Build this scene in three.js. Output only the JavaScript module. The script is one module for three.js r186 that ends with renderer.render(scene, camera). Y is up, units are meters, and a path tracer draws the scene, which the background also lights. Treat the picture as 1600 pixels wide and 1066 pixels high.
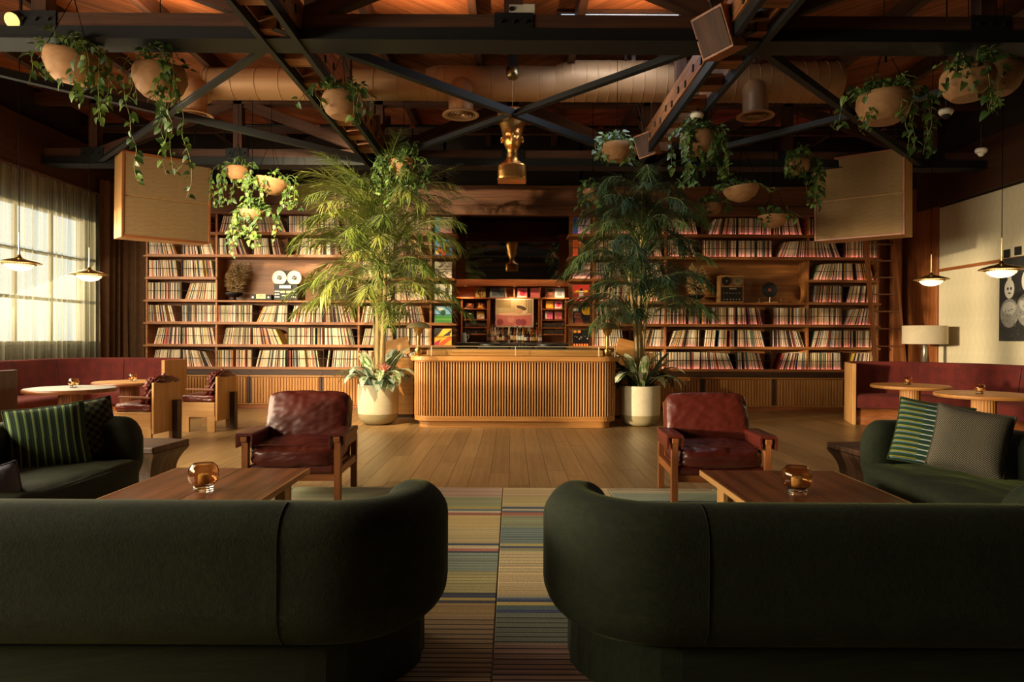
import * as THREE from 'three';
import { RoundedBoxGeometry } from 'three/addons/geometries/RoundedBoxGeometry.js';
import { mergeGeometries, mergeVertices } from 'three/addons/utils/BufferGeometryUtils.js';
import { RectAreaLightUniformsLib } from 'three/addons/lights/RectAreaLightUniformsLib.js';

// ------------------------------------------------------------------ camera, daylight, exposure
const scene = new THREE.Scene();
const FOCAL = 1067;                                   // pixels at 1600 x 1066
const camera = new THREE.PerspectiveCamera(2 * Math.atan(533 / FOCAL) * 180 / Math.PI, 1600 / 1066, 0.05, 100);
camera.position.set(0, 1.3, 0);
camera.rotation.order = 'ZXY';
camera.rotation.set(-0.0052, 0, 0.0049);
camera.updateMatrixWorld(true);
const renderer = new THREE.WebGLRenderer({ antialias: true });
renderer.toneMapping = THREE.LinearToneMapping;
renderer.toneMappingExposure = 1.12;
renderer.shadowMap.enabled = true;
RectAreaLightUniformsLib.init();
scene.background = new THREE.Color().setRGB(1.25, 1.32, 1.15);      // bright hazy evening sky outside the windows

// low evening sun, coming through the windows of the left wall
const sun = new THREE.DirectionalLight(new THREE.Color().setRGB(1, 0.78, 0.50), 10);
const SUN_DIR = new THREE.Vector3(0.885, -0.05, -0.465).normalize();
sun.position.copy(SUN_DIR).multiplyScalar(-30).add(new THREE.Vector3(0, 2, -8));
sun.target.position.set(0, 2, -8);
sun.castShadow = true;
sun.shadow.radius = 4;
sun.shadow.mapSize.set(4096, 4096);
Object.assign(sun.shadow.camera, { left: -14, right: 14, top: 6, bottom: -6, near: 1, far: 60 });
scene.add(sun, sun.target);
// daylight of the broad evening sky entering at each window of the left wall (distance along the wall, radiance)
for (const [a, b, I] of [[8.55, 11.75, 3.2], [4.75, 7.95, 21], [2.5, 4.3, 18], [-0.2, 2.1, 26]]) {
  const L = new THREE.RectAreaLight(new THREE.Color().setRGB(1, 0.84, 0.58), I, b - a - 0.1, 2.0); L.position.set(-6.98, 2.25, -(a + b) / 2); L.lookAt(-2, -1.6, -(a + b) / 2 - 1.2); scene.add(L);
}
const LED_L = 9, LED_R = 14, BARL = 5.5, ADDED_KEYL = 190;             // shelf strips, bar downlights and the added key spot

// ------------------------------------------------------------------ helpers
let seed = 7;
function rnd() { seed |= 0; seed = seed + 0x6D2B79F5 | 0; let t = Math.imul(seed ^ seed >>> 15, 1 | seed); t = t + Math.imul(t ^ t >>> 7, 61 | t) ^ t; return ((t ^ t >>> 14) >>> 0) / 4294967296; }
const rr = (a, b) => a + (b - a) * rnd();
const pick = (a) => a[Math.floor(rnd() * a.length)];
const V = (x, y, z) => new THREE.Vector3(x, y, z);
const lerp = THREE.MathUtils.lerp, clamp = THREE.MathUtils.clamp;
// a pixel of the photograph at a depth (metres in front of the camera) as a point
function at(px, py, d) {
  const v = V((px - 800) / FOCAL, -(py - 533) / FOCAL, -1).applyQuaternion(camera.quaternion);
  return v.multiplyScalar(d / -v.z).add(camera.position);
}
const names = {};
function numbered(n) { const k = names[n] = (names[n] ?? -1) + 1; return k ? n + '_' + String(k).padStart(3, '0') : n; }
function tag(o, label, category, group) { o.userData.label = label; if (category) o.userData.category = category; if (group) o.userData.group = group; return o; }
function thing(name, label, category, pos = [0, 0, 0], turn = 0, group) {
  const o = new THREE.Group(); o.name = numbered(name); scene.add(o);
  if (pos.isVector3) o.position.copy(pos); else o.position.set(...pos);
  o.rotation.y = turn; return tag(o, label, category, group);
}
function structure(name, label) { const o = new THREE.Group(); o.name = names[name] === undefined && !/_\d/.test(name) ? numbered(name) : numbered(name); o.userData.kind = 'structure'; if (label) o.userData.label = label; scene.add(o); return o; }
function part(parent, name, geo, mat, label) {
  const m = new THREE.Mesh(geo, mat); m.name = name; parent.add(m);
  if (label) m.userData.label = label; return m;
}
const nth = (n) => n + (n % 100 > 10 && n % 100 < 14 ? 'th' : ['th', 'st', 'nd', 'rd'][n % 10] ?? 'th');
function stuff(m) { m.userData.kind = 'stuff'; return m; }
const move = (g, x, y, z) => g.translate(x, y, z);
function merged(list) { return mergeGeometries(list.map((g) => { const c = g.index ? g.toNonIndexed() : g; for (const k of Object.keys(c.attributes)) if (!['position', 'normal', 'uv'].includes(k)) c.deleteAttribute(k); if (!c.attributes.uv) c.setAttribute('uv', new THREE.BufferAttribute(new Float32Array(c.attributes.position.count * 2), 2)); return c; })); }
// uv in metres by dominant normal, u along the grain axis
function grainUV(g, axis = 0, tu = 1.6, tv = 0.4, ou = rnd(), ov = rnd()) {
  const p = g.attributes.position, n = g.attributes.normal, uv = new Float32Array(p.count * 2);
  for (let i = 0; i < p.count; i++) {
    const P = [p.getX(i), p.getY(i), p.getZ(i)], N = [Math.abs(n.getX(i)), Math.abs(n.getY(i)), Math.abs(n.getZ(i))];
    const k = N[0] > N[1] ? (N[0] > N[2] ? 0 : 2) : (N[1] > N[2] ? 1 : 2);
    let a, b;
    if (k === axis) { a = (axis + 1) % 3; b = (axis + 2) % 3; } else { a = axis; b = 3 - axis - k; }
    uv[2 * i] = P[a] / tu + ou; uv[2 * i + 1] = P[b] / tv + ov;
  }
  g.setAttribute('uv', new THREE.BufferAttribute(uv, 2)); return g;
}
function longest(w, h, d) { return w >= h && w >= d ? 0 : h >= d ? 1 : 2; }
function box(w, h, d, x = 0, y = 0, z = 0, axis) { const g = grainUV(new THREE.BoxGeometry(w, h, d), axis ?? longest(w, h, d)); return g.translate(x, y, z); }
function rbox(w, h, d, r, x = 0, y = 0, z = 0, axis, seg = 2) { const g = grainUV(new RoundedBoxGeometry(w, h, d, seg, Math.min(r, w / 2.01, h / 2.01, d / 2.01)), axis ?? longest(w, h, d)); return g.translate(x, y, z); }
// beam between two points, w across, h up
function beam(a, b, w, h) {
  const L = a.distanceTo(b), g = box(w, h, L, 0, 0, 0, 2);
  const m = new THREE.Matrix4().lookAt(a, b, Math.abs(b.y - a.y) > 0.9 * L ? V(0, 0, 1) : V(0, 1, 0)).setPosition(a.clone().add(b).multiplyScalar(0.5));
  return g.applyMatrix4(m);
}
function tube(points, r, seg = 12, rad = 6) { return new THREE.TubeGeometry(new THREE.CatmullRomCurve3(points), seg, r, rad, false); }
function rod(a, b, r, rad = 6) { return new THREE.TubeGeometry(new THREE.LineCurve3(a, b), 1, r, rad, false); }
function lathe(pts, seg = 32) { return new THREE.LatheGeometry(pts.map(([x, y]) => new THREE.Vector2(x, y)), seg); }
function cyl(r0, r1, h, seg = 24, x = 0, y = 0, z = 0, open = false) { return new THREE.CylinderGeometry(r0, r1, h, seg, 1, open).translate(x, y, z); }
// profile (list of [across, up]) swept along a path in the floor plane; across > 0 lies to the left of the direction of travel
function sweep(path, profile, { closed = false, scaleAt } = {}) {
  const n = path.length, m = profile.length, pos = [], uv = [], idx = [];
  let run = 0; const cy = profile.reduce((s, p) => s + p[1], 0) / m, cx = profile.reduce((s, p) => s + p[0], 0) / m;
  for (let i = 0; i < n; i++) {
    const a = path[Math.max(0, i - 1)], b = path[Math.min(n - 1, i + 1)], t = V(b[0] - a[0], 0, b[1] - a[1]).normalize();
    const nx = t.z, nz = -t.x; if (i) run += Math.hypot(path[i][0] - path[i - 1][0], path[i][1] - path[i - 1][1]);
    let miter = 1; if (i && i < n - 1) { const u = V(path[i][0] - path[i - 1][0], 0, path[i][1] - path[i - 1][1]).normalize(); miter = 1 / Math.max(0.6, u.dot(t)); }
    const s = scaleAt ? scaleAt(i / (n - 1), i) : 1; let v = 0;
    for (let j = 0; j <= m; j++) {
      const p = profile[j % m], q = profile[(j + m - 1) % m]; if (j) v += Math.hypot(p[0] - q[0], p[1] - q[1]);
      const across = (cx + (p[0] - cx) * s) * miter, up = cy + (p[1] - cy) * s;
      pos.push(path[i][0] + nx * across, up, path[i][1] + nz * across); uv.push(run, v);
    }
  }
  for (let i = 0; i < n - 1; i++) for (let j = 0; j < m; j++) { const a = i * (m + 1) + j, b = a + 1, c = a + m + 1, d = c + 1; idx.push(a, c, b, b, c, d); }
  const tri = THREE.ShapeUtils.triangulateShape(profile.map((p) => new THREE.Vector2(...p)), []);
  for (const [e, i] of [[0, 0], [1, n - 1]]) {
    const at0 = pos.length / 3; for (let j = 0; j < m; j++) { const k = (i * (m + 1) + j) * 3; pos.push(pos[k], pos[k + 1], pos[k + 2]); uv.push(profile[j][0], profile[j][1]); }
    for (const [a, b, c] of tri) e ? idx.push(at0 + a, at0 + c, at0 + b) : idx.push(at0 + a, at0 + b, at0 + c);
  }
  const g = new THREE.BufferGeometry(); g.setAttribute('position', new THREE.Float32BufferAttribute(pos, 3)); g.setAttribute('uv', new THREE.Float32BufferAttribute(uv, 2)); g.setIndex(idx); g.computeVertexNormals();
  return g;
}
// rounded rectangle as a list of points, radii for the four corners (from lower left, going round)
function rrect(x0, y0, x1, y1, r, seg = 5) {
  const R = Array.isArray(r) ? r : [r, r, r, r], out = [];
  const c = [[x0 + R[0], y0 + R[0], R[0], Math.PI], [x1 - R[1], y0 + R[1], R[1], 1.5 * Math.PI], [x1 - R[2], y1 - R[2], R[2], 0], [x0 + R[3], y1 - R[3], R[3], 0.5 * Math.PI]];
  for (const [cx, cy, rad, a0] of c) for (let k = 0; k <= seg; k++) out.push([cx + rad * Math.cos(a0 + k / seg * Math.PI / 2), cy + rad * Math.sin(a0 + k / seg * Math.PI / 2)]);
  return out;
}
function extrude(pts, depth, bevel = 0, holes = []) {
  const s = new THREE.Shape(pts.map((p) => new THREE.Vector2(...p))); for (const h of holes) s.holes.push(new THREE.Path(h.map((p) => new THREE.Vector2(...p))));
  return new THREE.ExtrudeGeometry(s, { depth, bevelEnabled: bevel > 0, bevelThickness: bevel, bevelSize: bevel, bevelSegments: 2, curveSegments: 12 });
}
// soft cushion: a rounded block with a puffed top and small creases
function cushion(w, h, d, { n = 6, puff = 0.02, crease = 0.004, seg = [26, 10, 22], s = 1 } = {}) {
  let g = new THREE.BoxGeometry(2, 2, 2, ...seg); g.deleteAttribute('normal'); const uvw = g.attributes.uv; g.deleteAttribute('uv'); g = mergeVertices(g, 1e-4);
  const p = g.attributes.position, nz = makeNoise(s * 13 + 5, 64, 64), uv = new Float32Array(p.count * 2);
  for (let i = 0; i < p.count; i++) {
    const a = p.getX(i), b = p.getY(i), c = p.getZ(i), k = Math.pow(Math.abs(a) ** n + Math.abs(b) ** n + Math.abs(c) ** n, -1 / n);
    let x = a * k * w / 2, y = b * k * h / 2, z = c * k * d / 2; const dome = (1 - a * a) * (1 - c * c), side = (1 - b * b);
    y += Math.sign(b) * puff * dome * Math.abs(b);
    const e = Math.max(Math.abs(a), Math.abs(c)) ** 4;
    const f = crease * (nz(a * 3 + 9, c * 3 + b * 4 + 9) - 0.5) * 2 * (0.5 + e) + crease * 0.7 * (nz(a * 9 + 20, c * 9 + b * 6 + 20) - 0.5) * 2;
    x += a * f + Math.sign(a) * side * Math.abs(a) * 0.012 * (1 - c * c); z += c * f + Math.sign(c) * side * Math.abs(c) * 0.012 * (1 - a * a); y += b * f * 1.6;
    p.setXYZ(i, x, y, z); uv[2 * i] = x + z * 0.3; uv[2 * i + 1] = y + z;
  }
  g.setAttribute('uv', new THREE.BufferAttribute(uv, 2)); g.computeVertexNormals(); return g;
}
// throw pillow standing in the xy plane
function pillowGeo(w, h, t, seg = 22) {
  const pos = [], uv = [], idx = [];
  for (const side of [1, -1]) for (let j = 0; j <= seg; j++) for (let i = 0; i <= seg; i++) {
    const u = i / seg * 2 - 1, v = j / seg * 2 - 1, th = t / 2 * Math.pow((1 - u ** 4) * (1 - v ** 4), 0.55);
    pos.push(u * w / 2 * (1 - 0.055 * (1 - v * v)), v * h / 2 * (1 - 0.055 * (1 - u * u)), side * th); uv.push(i / seg, j / seg);
  }
  const N = (seg + 1) * (seg + 1);
  for (let s = 0; s < 2; s++) for (let j = 0; j < seg; j++) for (let i = 0; i < seg; i++) { const a = s * N + j * (seg + 1) + i, b = a + 1, c = a + seg + 1, d = c + 1; s ? idx.push(a, c, b, b, c, d) : idx.push(a, b, c, b, d, c); }
  const g = new THREE.BufferGeometry(); g.setAttribute('position', new THREE.Float32BufferAttribute(pos, 3)); g.setAttribute('uv', new THREE.Float32BufferAttribute(uv, 2)); g.setIndex(idx); g.computeVertexNormals(); return g;
}

// ------------------------------------------------------------------ noise and textures
function makeNoise(sd, px, py) {                          // tileable value noise with px x py cells
  const a = new Float32Array(px * py); let s = sd * 7919 + 17; for (let i = 0; i < a.length; i++) { s = (Math.imul(s, 1664525) + 1013904223) >>> 0; a[i] = (s >>> 8) / 16777216; }
  return (x, y) => {
    const xi = Math.floor(x), yi = Math.floor(y); let fx = x - xi, fy = y - yi; fx = fx * fx * (3 - 2 * fx); fy = fy * fy * (3 - 2 * fy);
    const x0 = ((xi % px) + px) % px, x1 = (x0 + 1) % px, y0 = ((yi % py) + py) % py, y1 = (y0 + 1) % py;
    return lerp(lerp(a[y0 * px + x0], a[y0 * px + x1], fx), lerp(a[y1 * px + x0], a[y1 * px + x1], fx), fy);
  };
}
function dataTex(w, h, fn, srgb = true) {
  const d = new Uint8Array(w * h * 4); for (let y = 0; y < h; y++) for (let x = 0; x < w; x++) { const c = fn(x / w, y / h, x, y); const k = (y * w + x) * 4; d[k] = clamp(c[0], 0, 1) * 255; d[k + 1] = clamp(c[1] ?? c[0], 0, 1) * 255; d[k + 2] = clamp(c[2] ?? c[0], 0, 1) * 255; d[k + 3] = 255; }
  const t = new THREE.DataTexture(d, w, h); t.wrapS = t.wrapT = THREE.RepeatWrapping; t.magFilter = THREE.LinearFilter; t.minFilter = THREE.LinearMipmapLinearFilter; t.generateMipmaps = true; if (srgb) t.colorSpace = THREE.SRGBColorSpace; t.needsUpdate = true; return t;
}
function canvasTex(w, h, draw) {
  const c = document.createElement('canvas'); c.width = w; c.height = h; draw(c.getContext('2d'), w, h);
  const t = new THREE.CanvasTexture(c); t.colorSpace = THREE.SRGBColorSpace; return t;
}
const hex = (h) => [(h >> 16 & 255) / 255, (h >> 8 & 255) / 255, (h & 255) / 255];
const mix3 = (a, b, t) => [lerp(a[0], b[0], t), lerp(a[1], b[1], t), lerp(a[2], b[2], t)];
function woodMap(light, dark, sd, figure = 1) {
  const n1 = makeNoise(sd, 3, 14), n2 = makeNoise(sd + 1, 8, 60), n3 = makeNoise(sd + 2, 24, 200), n4 = makeNoise(sd + 3, 4, 4), A = hex(light), B = hex(dark);
  return dataTex(512, 256, (u, v) => {
    const w = 0.05 * (n4(u * 4, v * 4) - 0.5), q = v + w;
    let t = 0.45 * n1(u * 3, q * 14) + 0.3 * n2(u * 8, q * 60) + 0.25 * n3(u * 24, q * 200); t = clamp((t - 0.5) * 1.7 * figure + 0.5, 0, 1);
    return mix3(A, B, t);
  });
}
const std = (o) => new THREE.MeshStandardMaterial(o), phy = (o) => new THREE.MeshPhysicalMaterial(o);
const grainBump = dataTex(512, 256, (() => { const a = makeNoise(91, 20, 160), b = makeNoise(92, 6, 40); return (u, v) => { const k = 0.6 * a(u * 20, v * 160) + 0.4 * b(u * 6, v * 40); return [k, k, k]; }; })(), false);
const woodMat = (light, dark, sd, rough = 0.5, fig = 1) => std({ map: woodMap(light, dark, sd, fig), roughness: rough, bumpMap: grainBump, bumpScale: 0.0008 });
// shared-map material with its own tint
const tint = (m, c) => { const k = m.clone(); k.color = new THREE.Color().setRGB(c, c, c); return k; };
function fabricMap(a, b, sd, px = 128) { const n = makeNoise(sd, px, px), m = makeNoise(sd + 1, 9, 9), A = hex(a), B = hex(b); return dataTex(256, 256, (u, v) => mix3(A, B, clamp(0.6 * n(u * px, v * px) + 0.4 * m(u * 9, v * 9), 0, 1))); }
const fineBump = dataTex(256, 256, (() => { const a = makeNoise(31, 128, 128), b = makeNoise(32, 32, 32); return (u, v) => { const k = 0.7 * a(u * 128, v * 128) + 0.3 * b(u * 32, v * 32); return [k, k, k]; }; })(), false);
function rep(t, x, y) { const c = t.clone(); c.repeat.set(x, y); c.needsUpdate = true; return c; }

const M = {
  oak: woodMat(0xc08a4c, 0xa06a34, 1, 0.45), oakLight: woodMat(0xc99a5e, 0xae7c44, 2, 0.5), teak: woodMat(0xa8693a, 0x7c4420, 3, 0.42), shelf: woodMat(0xa26a36, 0x7c4a20, 4, 0.42),
  walnut: woodMat(0x8c5432, 0x5c341c, 5, 0.32, 1.3), ceilingPlank: woodMat(0xa8663c, 0x7a421f, 6, 0.7, 1.2), timber: woodMat(0x573420, 0x371e10, 7, 0.7), timberRaw: woodMat(0x9a6438, 0x6c4020, 8, 0.7, 1.3),
  darkPanel: woodMat(0x4a2d18, 0x331c0e, 9, 0.5), floor: woodMat(0xae8e60, 0x8f7046, 10, 0.34), endTable: woodMat(0x5c4030, 0x35231a, 11, 0.45, 1.4),
  steel: std({ color: 0x14181b, roughness: 0.6, metalness: 0.3 }), black: std({ color: 0x0c0b0a, roughness: 0.55 }), blackGloss: std({ color: 0x0a0a0a, roughness: 0.8 }),
  brass: std({ color: new THREE.Color().setRGB(0.62, 0.44, 0.17), roughness: 0.28, metalness: 1 }), darkBrass: std({ color: new THREE.Color().setRGB(0.33, 0.26, 0.13), roughness: 0.35, metalness: 1 }),
  chrome: std({ color: 0x8a867e, roughness: 0.35, metalness: 0.9 }), wire: std({ color: 0x3a2c20, roughness: 0.4, metalness: 0.7 }),
  plaster: std({ color: 0x33241a, roughness: 0.9 }), darkWall: std({ color: 0x241811, roughness: 0.9 }), white: std({ color: 0xd8d2c4, roughness: 0.6 }),
  linen: std({ map: rep(fabricMap(0xd8d0b4, 0xc2b896, 41), 3, 3), roughness: 0.95 }),
  cord: phy({ color: 0x060504, roughness: 1, specularIntensity: 0.1 }), header: woodMat(0x744726, 0x512c16, 12, 0.55),
  glassPane: phy({ color: 0xffffff, roughness: 0.02, transmission: 1, thickness: 0, ior: 1.5 }),
};
// ------------------------------------------------------------------ the room
const X0 = -7.3, X1 = 7.3, ZF = 3.2, ZB = -12.76, CEIL = 5.07;
{ // floor
  const f = structure('floor');
  part(f, 'subfloor', box(15, 0.2, 18, 0, -0.122, -5.6), M.darkWall);
  const tones = [0.82, 0.92, 1.0, 1.06, 1.14].map((c) => tint(M.floor, c));
  const W = 0.182, rest = tones.map(() => []), pieces = [];
  for (let c = 0; c < 81; c++) {
    const x = X0 + W * (c + 0.5); if (x > X1) break;
    let z = 3.1 - rr(0, 2);
    while (z > -14.3) {
      const L = Math.min(rr(1.7, 2.6), z + 14.35); if (L < 0.02) break; const zc = z - L / 2, d = -zc;
      if (d > 0 || true) pieces.push({ x, zc, L, tone: Math.floor(rnd() * 5), seen: d > 5.2 && d < 11.2 && Math.abs(x) < 0.74 * d && Math.abs(x) < 4.4, d });
      z -= L;
    }
  }
  const seen = pieces.filter((p) => p.seen).sort((a, b) => a.d - b.d).slice(0, 295);
  for (const p of pieces) {
    const g = box(W - 0.003, 0.022, p.L - 0.003, p.x, -0.011 + (p.tone % 3) * 0.0004, p.zc, 2);
    if (seen.includes(p)) part(f, 'plank', g, tones[p.tone]); else rest[p.tone].push(g);
  }
  rest.forEach((r, i) => { if (r.length) stuff(part(f, 'plank_field', merged(r), tones[i])); });
}
{ // ceiling of diagonal boards on purlins
  const c = structure('ceiling'); part(c, 'roof_deck', box(15, 0.12, 18, 0, CEIL + 0.1, -5.6), M.darkWall);
  const tones = [0.75, 0.9, 1.0, 1.12].map((k) => tint(M.ceilingPlank, k));
  const w = 0.15, x0 = X0, x1 = X1, z0 = -12.9, z1 = 3.2;
  const clip = (poly, f) => { const o = []; poly.forEach((p, i) => { const q = poly[(i + 1) % poly.length], a = f(p), b = f(q); if (a >= 0) o.push(p); if ((a >= 0) !== (b >= 0)) { const t = a / (a - b); o.push([lerp(p[0], q[0], t), lerp(p[1], q[1], t)]); } }); return o; };
  for (let s = -8; s < 22; s += w) for (const half of [0, 1]) {
    // boards run at 45 degrees, mirrored left and right of the ridge
    const k = half ? -1 : 1; let poly = [[-20, s - 20], [-20, s - 20 + (w - 0.004) * 1.414], [20, s + 20 + (w - 0.004) * 1.414], [20, s + 20]].map(([x, z]) => [k * x, -z]);
    poly = clip(poly, (p) => half ? p[0] : -p[0]); poly = clip(poly, (p) => p[0] - x0); poly = clip(poly, (p) => x1 - p[0]); poly = clip(poly, (p) => p[1] - z0); poly = clip(poly, (p) => z1 - p[1]);
    if (poly.length < 3) continue;
    const zs = poly.map((p) => p[1]); if (Math.min(...zs) > -4.5) { if (rnd() < 2) { /* over the camera: still real boards */ } }
    const g = extrude(poly.map(([x, z]) => [x, -z]), 0.02); g.rotateX(-Math.PI / 2); g.translate(0, CEIL + rr(0, 0.006), 0);
    const p = g.attributes.position, uv = g.attributes.uv, ox = rnd(), oy = rnd(); for (let i = 0; i < p.count; i++) { const x = p.getX(i), z = p.getZ(i); uv.setXY(i, (x * k - z) * 0.707 / 1.6 + ox, (x * k + z) * 0.707 / 0.4 + oy); }
    part(c, 'ceiling_board', g, tones[Math.floor(rnd() * 4)]);
  }
  for (let i = 0; i < 12; i++) part(c, 'purlin', box(0.09, 0.2, 15.9, -6.45 + i * 1.2, CEIL - 0.1, -4.9), M.timber);
  for (const z of [-11.6]) part(c, 'cross_joist', box(14.6, 0.12, 0.07, 0, CEIL - 0.26, z), M.timber);
}
const WINDOWS = [[8.55, 11.75], [4.75, 7.95], [2.5, 4.35], [-0.3, 2.2]];        // distance along the left wall
const SILLS = [1.15, 0.35, 0.35, 0.6], HEADS = [3.31, 3.6, 3.6, 3.5];                      // the nearer windows reach lower and higher
{ // left wall with real openings
  const w = structure('wall_left'), g = [];
  WINDOWS.forEach(([a, b], i) => g.push(box(0.2, SILLS[i], b - a, X0 - 0.1, SILLS[i] / 2, -(a + b) / 2), box(0.2, 5.2 - HEADS[i], b - a, X0 - 0.1, (HEADS[i] + 5.2) / 2, -(a + b) / 2)));
  const edges = [-3.4, ...WINDOWS.flat().sort((a, b) => a - b), 13];
  for (let i = 0; i < edges.length; i += 2) { const a = edges[i], b = edges[i + 1]; g.push(box(0.2, 5.2, b - a, X0 - 0.1, 2.6, -(a + b) / 2)); }
  part(w, 'wall_panel', merged(g), M.darkWall);
  part(w, 'valance', rbox(0.16, 0.78, 15.6, 0.01, X0 + 0.08, 4.12, -4.6), M.darkPanel);
  part(w, 'valance_lip', rbox(0.2, 0.035, 15.6, 0.008, X0 + 0.1, 3.735, -4.6), M.timber);
}
WINDOWS.forEach(([a, b], i) => {
  const SILL = SILLS[i], HEAD = HEADS[i], w = structure('window_' + (i + 1)); const frameM = std({ color: 0x8f8a78, roughness: 0.6 });
  const zc = -(a + b) / 2, L = b - a, n = Math.round(L / 0.86), pw = L / n, ph = (HEAD - SILL) / 3;
  for (const s of [-1, 1]) { part(w, 'window_frame', rbox(0.12, HEAD - SILL, 0.06, 0.01, X0 - 0.1, (SILL + HEAD) / 2, zc + s * (L / 2 - 0.03)), frameM); part(w, 'window_frame', rbox(0.12, 0.06, L, 0.01, X0 - 0.1, s < 0 ? SILL + 0.03 : HEAD - 0.03, zc), frameM); }
  for (let k = 1; k < n; k++) part(w, 'mullion', rbox(0.06, HEAD - SILL, 0.05, 0.01, X0 - 0.1, (SILL + HEAD) / 2, -a - k * pw), frameM);
  for (let k = 1; k < 3; k++) part(w, 'glazing_bar', rbox(0.055, 0.05, L, 0.01, X0 - 0.1, SILL + k * ph, zc), frameM);
  for (let k = 0; k < n; k++) for (let r = 0; r < 3; r++) part(w, 'pane', new THREE.BoxGeometry(0.004, ph - 0.04, pw - 0.04).translate(X0 - 0.1, SILL + (r + 0.5) * ph, -a - (k + 0.5) * pw), M.glassPane);
});
// hanging cloth: folds along a path in the floor plane
function drape(path, y0, y1, amp, wave, sd, rows = 10) {
  const pts = []; let L = 0; for (let i = 1; i < path.length; i++) L += Math.hypot(path[i][0] - path[i - 1][0], path[i][1] - path[i - 1][1]);
  const N = Math.ceil(L / (wave / 9)), nz = makeNoise(sd, 512, 8), pos = [], uv = [], idx = [];
  const curve = new THREE.CatmullRomCurve3(path.map(([x, z]) => V(x, 0, z)), false, 'catmullrom', 0.1);
  for (let i = 0; i <= N; i++) {
    const p = curve.getPointAt(i / N), t = curve.getTangentAt(i / N), s = i / N * L;
    for (let j = 0; j <= rows; j++) {
      const v = j / rows, ph = s / wave * Math.PI * 2 + 5 * (nz(s / wave * 0.55, v * 0.6) - 0.5), a = amp * (0.55 + 0.9 * nz(s / wave * 0.8 + 40, v * 1.2)) * (0.75 + 0.25 * (1 - v));
      const o = a * Math.sin(ph) + 0.25 * a * Math.sin(2.3 * ph + 1);
      pos.push(p.x - t.z * o, lerp(y0, y1, v), p.z + t.x * o); uv.push(s, v * (y1 - y0));
    }
  }
  for (let i = 0; i < N; i++) for (let j = 0; j < rows; j++) { const a = i * (rows + 1) + j, b = a + 1, c = a + rows + 1, d = c + 1; idx.push(a, c, b, b, c, d); }
  const g = new THREE.BufferGeometry(); g.setAttribute('position', new THREE.Float32BufferAttribute(pos, 3)); g.setAttribute('uv', new THREE.Float32BufferAttribute(uv, 2)); g.setIndex(idx); g.computeVertexNormals(); return g;
}
{
  const weave = dataTex(512, 64, (() => { const a = makeNoise(61, 256, 4), b = makeNoise(62, 40, 2); return (u, v) => { const k = 0.62 + 0.38 * (0.5 * a(u * 256, v * 4) + 0.5 * b(u * 40, v * 2)); return [k, k * 0.98, k * 0.9]; }; })());
  const sheer = (op) => phy({ map: rep(weave, 1.2, 0.5), color: 0xd0d0ba, roughness: 1, transmission: 0.55, thickness: 0, transparent: true, opacity: op, side: THREE.DoubleSide });
  WINDOWS.forEach(([a, b], i) => {
    const t = thing('sheer_curtain', ['pale sheer curtain drawn over the tall gridded window at the left edge', 'pale sheer curtain covering the next window toward the viewer', 'pale sheer curtain over the window beside the front sofas', 'pale sheer curtain over the window left of the viewer'][i], 'curtain', [0, 0, 0], 0);
    part(t, 'cloth', drape([[X0 + 0.13, -a + (i ? 0.12 : 0.3)], [X0 + 0.13, -b - 0.12]], 0.35, 3.72, 0.027, 0.17, 70 + i), sheer([0.5, 0.42, 0.6, 0.6][i]));
    part(t, 'curtain_track', rbox(0.03, 0.025, b - a + 0.4, 0.005, X0 + 0.13, 3.73, -(a + b) / 2), M.black);
  });
  const dm = std({ map: rep(fabricMap(0x5a3d24, 0x42290f, 45), 2, 2), roughness: 0.95, side: THREE.DoubleSide });
  const t = thing('drape', 'heavy brown pleated drape hanging in the corner between window and bookcase', 'curtain');
  part(t, 'cloth', drape([[-7.1, -11.72], [-7.07, -12.15], [-6.98, -12.4], [-6.66, -12.42]], 0.02, 4.0, 0.045, 0.17, 80), dm);
}
{ // right wall
  const w = structure('wall_right');
  part(w, 'wall_panel', box(0.2, 5.2, 16.6, X1 + 0.1, 2.6, -4.9), M.darkWall);
  for (const [z0, z1] of [[-11.64, -9.42], [-9.41, -7.2], [-7.19, -4.9]]) part(w, 'linen_panel', rbox(0.03, 3.5, z1 - z0, 0.006, X1 - 0.015, 1.79, (z0 + z1) / 2), M.linen);
  part(w, 'picture_rail', rbox(0.045, 0.05, 6.7, 0.006, X1 - 0.03, 2.475, -8.28), M.teak);
  part(w, 'header_board', rbox(0.1, 0.82, 15.2, 0.01, X1 - 0.05, 3.98, -4.6), M.darkPanel);
  part(w, 'wood_panel', rbox(0.06, 4.0, 1.1, 0.008, X1 - 0.03, 2.0, -12.2), M.teak);
}
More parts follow.
